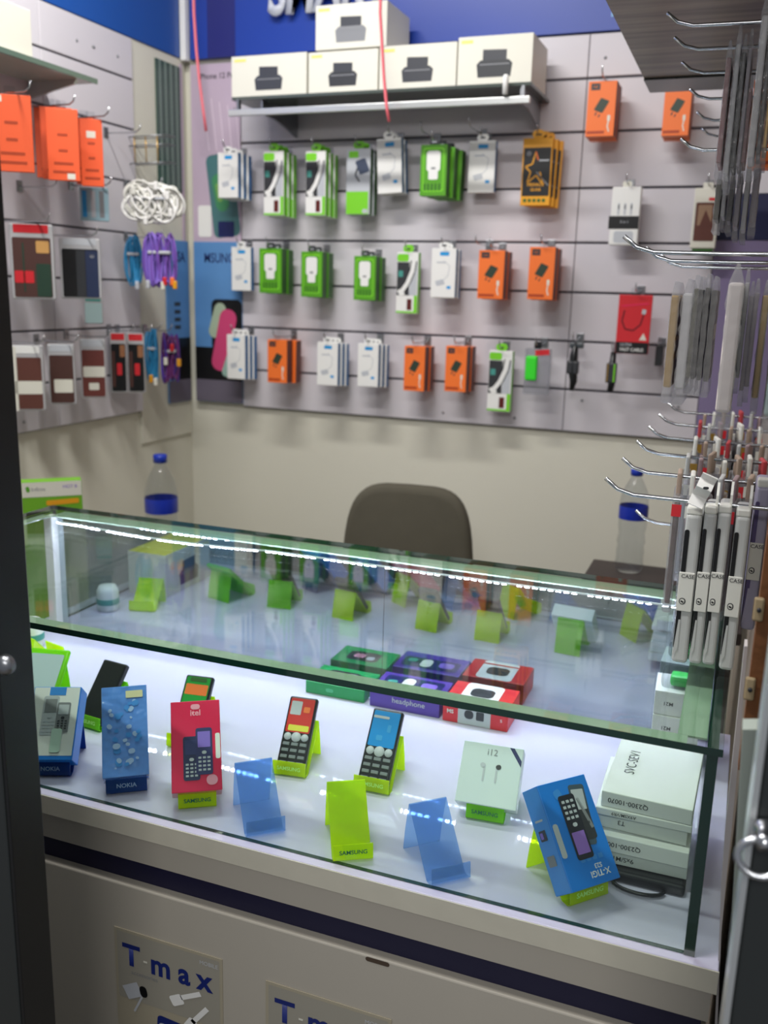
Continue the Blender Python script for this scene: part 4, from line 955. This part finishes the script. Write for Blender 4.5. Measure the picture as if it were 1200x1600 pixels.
bottle('clear water bottle with a blue cap on the dark table at the right', (998, 892), (996, 732), 2.20, .870)
tb = thing('side_table', 'dark brown table behind the right part of the showcase', 'table', (-.12, 2.3, 0))
def tpart(name, mb): o = mb.build(name, tb); o.matrix_parent_inverse = T(-.12, 2.3, 0).inverted(); return o
dw = mat('dark_wood', (52, 44, 40), .5, noise=.15, scale=8)
tpart('tabletop', MB().box(-.30, .05, 1.86, 2.27, .842, .869, dw, .003))
for x in (-.29, .02):
    for y in (1.89, 2.24): tpart('leg', MB().box(x-.018, x+.018, y-.018, y+.018, 0, .842, dw, .002))
# chair
ch = thing('office_chair', 'dark olive grey office chair with a rounded fabric back behind the showcase', 'chair', (-.80, 2.33, 0), (0, 0, .12))
fab = mat('olive_grey_fabric', (80, 76, 64), .9, noise=.10, scale=20, bump=.3, bscale=500)
b, w, h = rect(534, 757, 740, 900, 2.33, .12); ch.location = (b.x, 2.33, 0)
def pad(w, h, t, m, taper=.84, n=22):
    """rounded cushion in the xz plane: superellipse outline with a domed front"""
    bm = bmesh.new(); R_ = []
    for lay, (s, y) in enumerate(((.90, -t*.5), (.97, -t*.42), (1.0, -t*.2), (1.0, t*.2), (.97, t*.42), (.90, t*.5))):
        ring = []
        for k in range(n*2):
            a = PI*k/n; c, sn = math.cos(a), math.sin(a)
            x = math.copysign(abs(c)**.45, c)*w/2; z = math.copysign(abs(sn)**.5, sn)*h/2
            x *= 1-(1-taper)*(z/h+.5)
            ring.append(bm.verts.new((x*s, y + .020*(x/(w/2))**2*-1, h/2+z*s)))
        R_.append(ring)
    for A, B in zip(R_, R_[1:]):
        for k in range(n*2): bm.faces.new((A[k], A[(k+1) % (n*2)], B[(k+1) % (n*2)], B[k]))
    bm.faces.new(R_[0][::-1]); bm.faces.new(R_[-1]); bmesh.ops.recalc_face_normals(bm, faces=bm.faces[:])
    for f in bm.faces: f.smooth = True
    mm = MB(); mm.merge(bm, m); return mm
hb_ = .44; ztop = b.z+h
pad(w*1.10, hb_, .05, fab, .80).build('backrest', ch, (0, 0, ztop-hb_))
so = pad(.46, .44, .07, fab, .95).build('seat', ch, (0, -.03, .48), (PI/2+.0, 0, 0))
MB().tube([(0, .03, .44), (0, .07, .50), (0, .06, .62), (0, .035, .74)], .018, blackplastic, flat=.4).build('back_bracket', ch)
MB().lathe([(.016, .10), (.025, .10), (.025, .30), (.016, .31), (.016, .44), (.05, .445)], steel, T(0, -.20, 0)).build('gas_lift', ch)
for k in range(5):
    a = 2*PI*k/5+.3; lg = MB().tube([(0, -.20, .11), (.15*math.cos(a), -.20+.15*math.sin(a), .09), (.28*math.cos(a), -.20+.28*math.sin(a), .07)], .02, blackplastic, radii=[.024, .02, .014]).build('leg', ch)
    MB().lathe([(0, -.012), (.024, -.012), (.027, 0), (.024, .012), (0, .012)], blackplastic, T(.28*math.cos(a), -.20+.28*math.sin(a), .0275) @ Matrix.Rotation(PI/2, 4, 'Y'), 18).build('caster', lg)

# ================================================================== RIGHT SIDE: partition, overhead board, hooks and hanging packs
# overhead board
ov = thing('overhead_board', 'brown glossy board overhead at the upper right with a dark end strip', 'shelf', (0, 0, 0))
wood = mat('brown_streaked_board', (92, 80, 70), .3)
N = wood.node_tree.nodes; Lk = wood.node_tree.links
tx = N.new('ShaderNodeTexNoise'); tx.inputs['Scale'].default_value = 3; tx.inputs['Detail'].default_value = 6
mp = N.new('ShaderNodeMapping'); mp.inputs['Scale'].default_value = (1, 14, 1); co = N.new('ShaderNodeTexCoord'); rp = N.new('ShaderNodeValToRGB')
rp.color_ramp.elements[0].color = lin((70, 60, 54)); rp.color_ramp.elements[1].color = lin((132, 118, 104)); rp.color_ramp.elements[0].position = .35; rp.color_ramp.elements[1].position = .65
Lk.new(co.outputs['Object'], mp.inputs[0]); Lk.new(mp.outputs[0], tx.inputs['Vector']); Lk.new(tx.outputs['Fac'], rp.inputs[0]); Lk.new(rp.outputs[0], N['Principled BSDF'].inputs['Base Color'])
MB().box(-.264, XR-.001, .93, 2.17, 1.951, 1.975, wood).build('board', ov)
MB().box(-.264, XR-.001, 2.171, 2.30, 1.947, 1.985, mat('dark_green_strip', (30, 38, 34), .2)).build('end_strip', ov)
# partition end: white edge, brown raw board with clips
tw = mat('partition_edge', (190, 184, 182), .45, noise=.05, scale=20)
a0 = at_y(1140, 1200, .87)
def traced(px, Y, d): return [tuple(at_y(x, y, Y)) for x, y in px], (0, d, 0)
struct('trim_3', MB().prism(*traced([(1163, 1010), (1168, 1010), (1153, 1194), (1144, 1287), (1134, 1381), (1127, 1459), (1121, 1600), (1117, 1600), (1124, 1459), (1127, 1381), (1134, 1287), (1144, 1194)], .888, .02), tw))
struct('trim_5', MB().box(.047, .0595, .897, .93, 0, 1.9, mat('dark_gap_shade', (40, 30, 26), .7)))  # dark backing strip, the shade of the open gap put into its colour
bb = thing('brown_board', 'raw brown board edge standing upright right of the showcase', 'board', (0, 0, 0))
bl = at_y(1153, 1200, .85); br = at_y(1189, 1203, .85)
MB().box(bl.x, br.x+.004, .846, .864, bl.z, 1.42, mat('raw_brown_board', (134, 84, 46), .7, noise=.12, scale=30, bump=.2)).build('plank', bb)
for (x, y) in ((1186, 952), (1172, 1076)):
    p = at_y(x, y, .845); MB().box(p.x-.005, p.x+.004, .843, .846, p.z-.011, p.z+.011, mat('brass_clip', (190, 168, 130), .4), .002).lathe([(0, 0), (.002, 0), (.002, .002), (0, .002)], dark, T(p.x, .843, p.z) @ Matrix.Rotation(PI/2, 4, 'X'), 8).build('clip', bb)

# right door with ring latch, left door
dk = mat('black_door_paint', (38, 42, 42), .35); dk2 = mat('black_door_edge', (10, 10, 11), .4)
rd = thing('door_right', None, None); del rd
rx = at_y(1177, 1240, .60).x
dr = bpy.data.objects.new('door_1', None); COL.objects.link(dr); tag(dr, kind='structure')
MB().box(rx+.004, rx+.60, .60, .64, 0, 1.245, dk, .002).build('door_leaf', dr)
MB().box(rx+.004, rx+.60, .60, .64, 1.246, 2.4, dk, .002).build('door_leaf', dr).hide_render = False
MB().box(rx-.0005, rx+.0035, .598, .642, 0, 2.4, alum).build('edge_trim', dr)
struct('trim_4', MB().prism(*traced([(1160, 1140), (1194, 1140), (1182, 1287), (1140, 1600), (1131, 1600), (1142, 1475), (1147, 1381), (1152, 1287)], .70, .02), mat('greenish_white_jamb', (166, 176, 166), .5)))
rp_ = at_y(1186, 1338, .575); rg = thing('ring_latch', 'round steel ring latch on the edge of the right black door', 'latch', (rp_.x, .60, rp_.z))
MB().tube([(.0135*math.cos(t)+.001, -.022+.004*math.sin(t), .0105*math.sin(t)-.003) for t in [2*PI*k/28 for k in range(28)]], .0024, chrome, seg=10, closed=True).build('ring', rg)
MB().lathe([(0, 0), (.006, 0), (.0065, .004), (.0035, .007), (.0035, .016), (.0055, .018), (.0055, .022), (0, .024)], chrome, T(.002, -.002, .0085) @ Matrix.Rotation(PI/2, 4, 'X'), 20).build('bolt', rg)
dl = bpy.data.objects.new('door_2', None); COL.objects.link(dl); tag(dl, kind='structure')
lx = -.588
MB().box(-1.20, lx-.004, .60, .64, 0, 2.4, dk, .002).build('door_leaf', dl)
MB().box(lx-.0038, lx, .601, .643, 0, 2.4, dk2, .0008).build('door_stop', dl)
kp = at_y(10, 1038, .598); MB().lathe([(0, 0), (.009, 0), (.009, .006), (.005, .010), (0, .010)], steel, T(kp.x, .60, kp.z) @ Matrix.Rotation(PI/2, 4, 'X'), 18).build('knob', dl)

# hooks on the right partition
def rhook(label, tipx, Y, z, root=XR, group='long hooks on the right partition'):
    h = thing('display_hook', label, 'hook', (root, Y, z), (0, 0, 0), group); d = root-tipx
    MB().tube([(0, 0, .004), (-.006, 0, 0), (-d*.5, 0, 0), (-d+.032, 0, .001), (-d+.014, 0, .006), (-d, 0, .017)], .0024, chrome, seg=8).build('prong', h)
    MB().box(-.003, 0, -.012, .012, -.012, .016, steel, .001).build('clip_plate', h)
PLN = ['nearest the viewer', 'second from the viewer', 'third from the viewer', 'fourth from the viewer', 'fifth from the viewer', 'sixth from the viewer', 'farthest from the viewer']
H1 = [1.06, 1.21, 1.37, 1.54, 1.72, 1.92]
for k, Y in enumerate(H1): rhook('long chrome hook at counter bottle height, ' + PLN[k], -.134, Y, 1.284)
H2 = [1.045, 1.27, 1.48]
for k, Y in enumerate(H2): rhook('long chrome hook at eye level in the bag row, ' + PLN[k], -.134, Y, 1.5465)
H3 = [1.16, 1.275, 1.39, 1.53, 1.72, 1.92, 2.10]
for k, Y in enumerate(H3): rhook('long chrome hook under the overhead board, ' + PLN[k], -.134, Y, 1.82)
rhook('long chrome hook below the counter bottle height row', -.130, 1.41, 1.174)

# white-edged phone case packs seen edge-on, nearest the viewer
packw = mat('pack_white_plastic', (222, 222, 214), .3); packg = mat('pack_grey_plastic', (190, 192, 190), .35)
def edge_pack(label, px0, px1, py0, py1, Y, tabh=.03, window=black, shell=packg, dpt=.085, grp='white edged phone case packs'):
    b, w, h = rect(px0, py0, px1, py1, Y); r = thing('phone_case_pack', label, 'package', b, (0, 0, 0), grp)
    MB().box(-w/2, w/2, 0, dpt, 0, h, shell, .004, None, 3).build('shell', r)
    MB().fr(-w*.48, -w*.18, h*.10, h*.90, window, -.0006, 0, .002).f([(-w*.18, h*.10), (-w*.48, h*.04), (-w*.30, h*.30), (-w*.18, h*.30)], shell, -.0009).build('open_slot', r)
    m = MB().box(-w*.54, w*.42, -.0018, .0, h*.36, h*.62, packw, .0004, None, 1)
    m.text('CASE', 0, h*.595, .006, dark, -.0022, 0, .01); m.fr(-w*.40, w*.02, h*.405, h*.450, dark, -.0020, 0, .006); m.fr(-w*.34, -w*.06, h*.411, h*.444, packw, -.0022, 0, .005); m.fr(-w*.30, -w*.1, h*.42, h*.43, black, -.0024, -.5)
    m.build('paper_label', r)
    MB().sheet([(-.001, 0), (-.001, tabh*.6), (.004, tabh)], w*.25, w*.44, .0012, packw, T(0, .01, h-.002)).build('hang_tab', r)
    MB().box(-w*.5, w*.46, .001, .02, h-.001, h+.008, packw, .002).build('pack_rim', r)
    return r
for k, (a, b_, c, d) in enumerate(((1048, 1073, 803, 1036), (1075, 1095, 801, 1038), (1096, 1116, 800, 1040), (1122, 1145, 806, 1048))):
    edge_pack(['leftmost white edged phone case pack on the nearest hook', 'second white edged phone case pack from the left on the nearest hook', 'third white edged phone case pack from the left on the nearest hook', 'white edged phone case pack set apart at the right of the nearest hook'][k], a, b_, c, d, 1.040, .034)
edge_pack('lilac and white phone case pack hanging higher beside the brown board', 1156, 1178, 760, 985, 1.09, .05, mat('violet_slot', (84, 74, 120), .4), mat('pack_lilac_plastic', (170, 166, 190), .35))
# crumpled white hang tab
b, w, h = rect(1066, 738, 1108, 792, 1.03)
tag(MB().sheet([(0, 0), (.008, h*.3), (-.004, h*.6), (.006, h*.8), (0, h)], -w*.35, w*.25, .0014, white, Matrix.Rotation(.35, 4, 'Y')).fr(-w*.1, w*.12, h*.6, h*.68, dark, -.006, .4, .003, Matrix.Rotation(.35, 4, 'Y')).build('hang_tag', None, b), 'crumpled white paper tag hanging on the nearest hook above the white edged packs', 'tag')

# reddish and grey phone case blisters on the hooks behind
blis = acrylic('crinkled_film', (214, 212, 210), (235, 236, 240), 0.28, .35); cols = [choc, grey, black, lgrey, brown, mat('rosy_case', (176, 120, 120), .5), packg]
PB = {}
def blister(key, label, x, Y, ztop, yaw, h=.150, d=.078, t=.011, group='phone case blisters on the right partition'):
    """thin pack hanging across its hook: broad faces point along X"""
    if key not in PB:
        r = thing('phone_case_blister', label, 'package', (x, Y, ztop), (0, 0, yaw), group)
        c = cols[key % len(cols)]
        MB().box(-t/2, t/2, -d/2, d/2, -h-.02, -.02, blis, .003).build('blister', r)
        MB().box(-t*.3, t*.3, -d*.42, d*.42, -h-.01, -.035, c, .002).build('phone_case', r)
        hd = MB().box(-.003, .003, -.018, .018, -.024, .006, [mat('tan_card', (160, 140, 124), .5), packw, mat('faded_red_card', (178, 60, 66), .5), packg, mat('dusty_card', (150, 128, 130), .5)][key % 5], .002); hd.build('header_card', r)
        MB().box(-t*.52, t*.52, -d/2-.0008, -d/2, -h*.30, -h*.20, [red, packw, gold, packg][key % 4]).build('edge_sticker', r)
        PB[key] = r; return r
    return dup(PB[key], (x, Y, ztop), (0, 0, yaw), (1, 1, 1), label)
cn = ['chocolate brown', 'mid grey', 'black', 'pale grey', 'brown', 'rosy', 'dull grey']
pos = ['leftmost', 'second', 'third', 'fourth', 'fifth', 'sixth', 'rightmost']
for j, Y in enumerate(H1[1:]):
    for k in range(7):
        key = (j*3+k) % 7
        blister(key, '%s case blister, %s on the bottle height hook %s' % (cn[key], pos[k], PLN[j+1]), -.062+.0165*k+random.uniform(-.002, .002), Y, 1.286+random.uniform(-.008, .004), random.uniform(-.2, .2) if k > 1 else .04)
blister(2, 'black case blister half hidden below the row, right of the bottle', -.056, 1.41, 1.176, .05); blister(4, 'brown case blister half hidden below the row, nearer the partition', -.036, 1.41, 1.176, -.05)

# long clear bags on the eye level hooks
blackbag = mat('black_bag', (26, 26, 28), .3)
bagc = {'gold': gold, 'silver': mat('silver_bag', (206, 204, 200), .3), 'black': mat('black_bag', (40, 40, 40), .35), 'cream': mat('cream_bag', (222, 212, 204), .35), 'grey': mat('grey_bag', (164, 154, 160), .4), 'teal': mat('teal_bag', (164, 188, 182), .3), 'olive': mat('olive_case', (84, 82, 60), .4), 'maroon': mat('maroon_case', (150, 92, 92), .4)}
def bag(label, cname, px0, px1, py0, py1, Y, tilt=0.0, d=.085, group='clear sleeves with phone cases'):
    """bagged phone case hung across its hook, seen edge-on"""
    Y *= .893; b, w, h = rect(px0, py0, px1, py1, Y); w = max(w, .005); r = thing('bagged_phone_case', label, 'package', b, (0, tilt, 0), group)
    MB().box(-w*.42, w*.42, .004, d-.004, .006, h*.88, bagc[cname], min(.003, w*.2)).build('phone_case', r)
    f = MB(); n = 14; rn = random.Random(int(px0*7+py1))
    wl = [rn.uniform(.55, .95) for _ in range(n)]; wr = [rn.uniform(.55, .95) for _ in range(n)]
    L1 = [(-w*.5*wl[i]-.0008, -.010+h*i/(n-1)*.95) for i in range(n)]; R1 = [(w*.5*wr[i]+.0008, -.010+h*i/(n-1)*.95) for i in range(n)]
    f.prism([(u, -.0015, v) for u, v in L1] + [(-.0012, -.0015, h), (.0012, -.0015, h)] + [(u, -.0015, v) for u, v in reversed(R1)], (0, d+.003, 0), blis)
    f.build('clear_sleeve', r); return r
B2 = [('gold', 1033, 1048, 440, 615, 1.16, -.0), ('silver', 1050, 1069, 436, 618, 1.16, 0), ('olive', 1070, 1076, 430, 600, 1.16, 0), ('black', 1077, 1084, 432, 602, 1.16, 0), ('black', 1086, 1094, 428, 604, 1.16, 0), ('black', 1096, 1106, 432, 606, 1.16, 0),
      ('cream', 1113, 1142, 412, 655, 1.10, 0), ('silver', 1147, 1153, 420, 600, 1.17, 0), ('grey', 1154, 1160, 440, 620, 1.17, 0), ('grey', 1162, 1168, 436, 614, 1.17, 0), ('gold', 1172, 1184, 438, 632, 1.16, 0), ('teal', 1190, 1216, 418, 662, 1.10, 0)]
for k, q in enumerate(B2):
    words = ['leftmost', 'second', 'third', 'fourth', 'fifth', 'sixth', 'large middle one', 'eighth', 'ninth', 'tenth', 'eleventh', 'large rightmost'][k]
    bag('%s phone case in a clear sleeve, %s on the eye level hooks' % (q[0], words), q[0], *q[1:5], q[5], q[6])
B3 = [('maroon', 1117, 1126, 66, 262, 1.42), ('silver', 1128, 1137, 40, 280, 1.42), ('black', 1139, 1147, 56, 270, 1.42), ('grey', 1149, 1155, 48, 268, 1.42), ('maroon', 1157, 1162, 120, 262, 1.42), ('silver', 1165, 1178, -8, 255, 1.30), ('black', 1180, 1186, 40, 250, 1.30), ('gold', 1189, 1197, 60, 240, 1.30)]
for k, q in enumerate(B3):
    bag('%s phone case in a crumpled clear sleeve, %s under the overhead board' % (q[0], ['leftmost', 'second', 'third', 'fourth', 'fifth', 'tall sixth', 'seventh', 'rightmost'][k]), q[0], *q[1:5], q[5])
B4 = [('olive', 1112, 1122, 270, 350, 1.60), ('silver', 1124, 1131, 262, 345, 1.60), ('black', 1133, 1141, 264, 352, 1.60), ('grey', 1143, 1152, 258, 362, 1.60), ('silver', 1155, 1164, 250, 366, 1.60), ('grey', 1168, 1180, 250, 356, 1.60)]
for k, q in enumerate(B4):
    bag('%s phone case in a clear sleeve, %s of the tier below the tall sleeves' % (q[0], ['leftmost', 'second', 'third', 'fourth', 'fifth', 'rightmost'][k]), q[0], *q[1:5], q[5])
for k in range(3):
    package('orange', at_y(1197, 262-20*k, 1.7+.045*k), -.2, .06, .10, 'orange charger carton at the far right edge behind the sleeves, ' + ORD[k])
rhook('long chrome hook for the lower tier of clear sleeves', -.12, 1.464, 1.705)
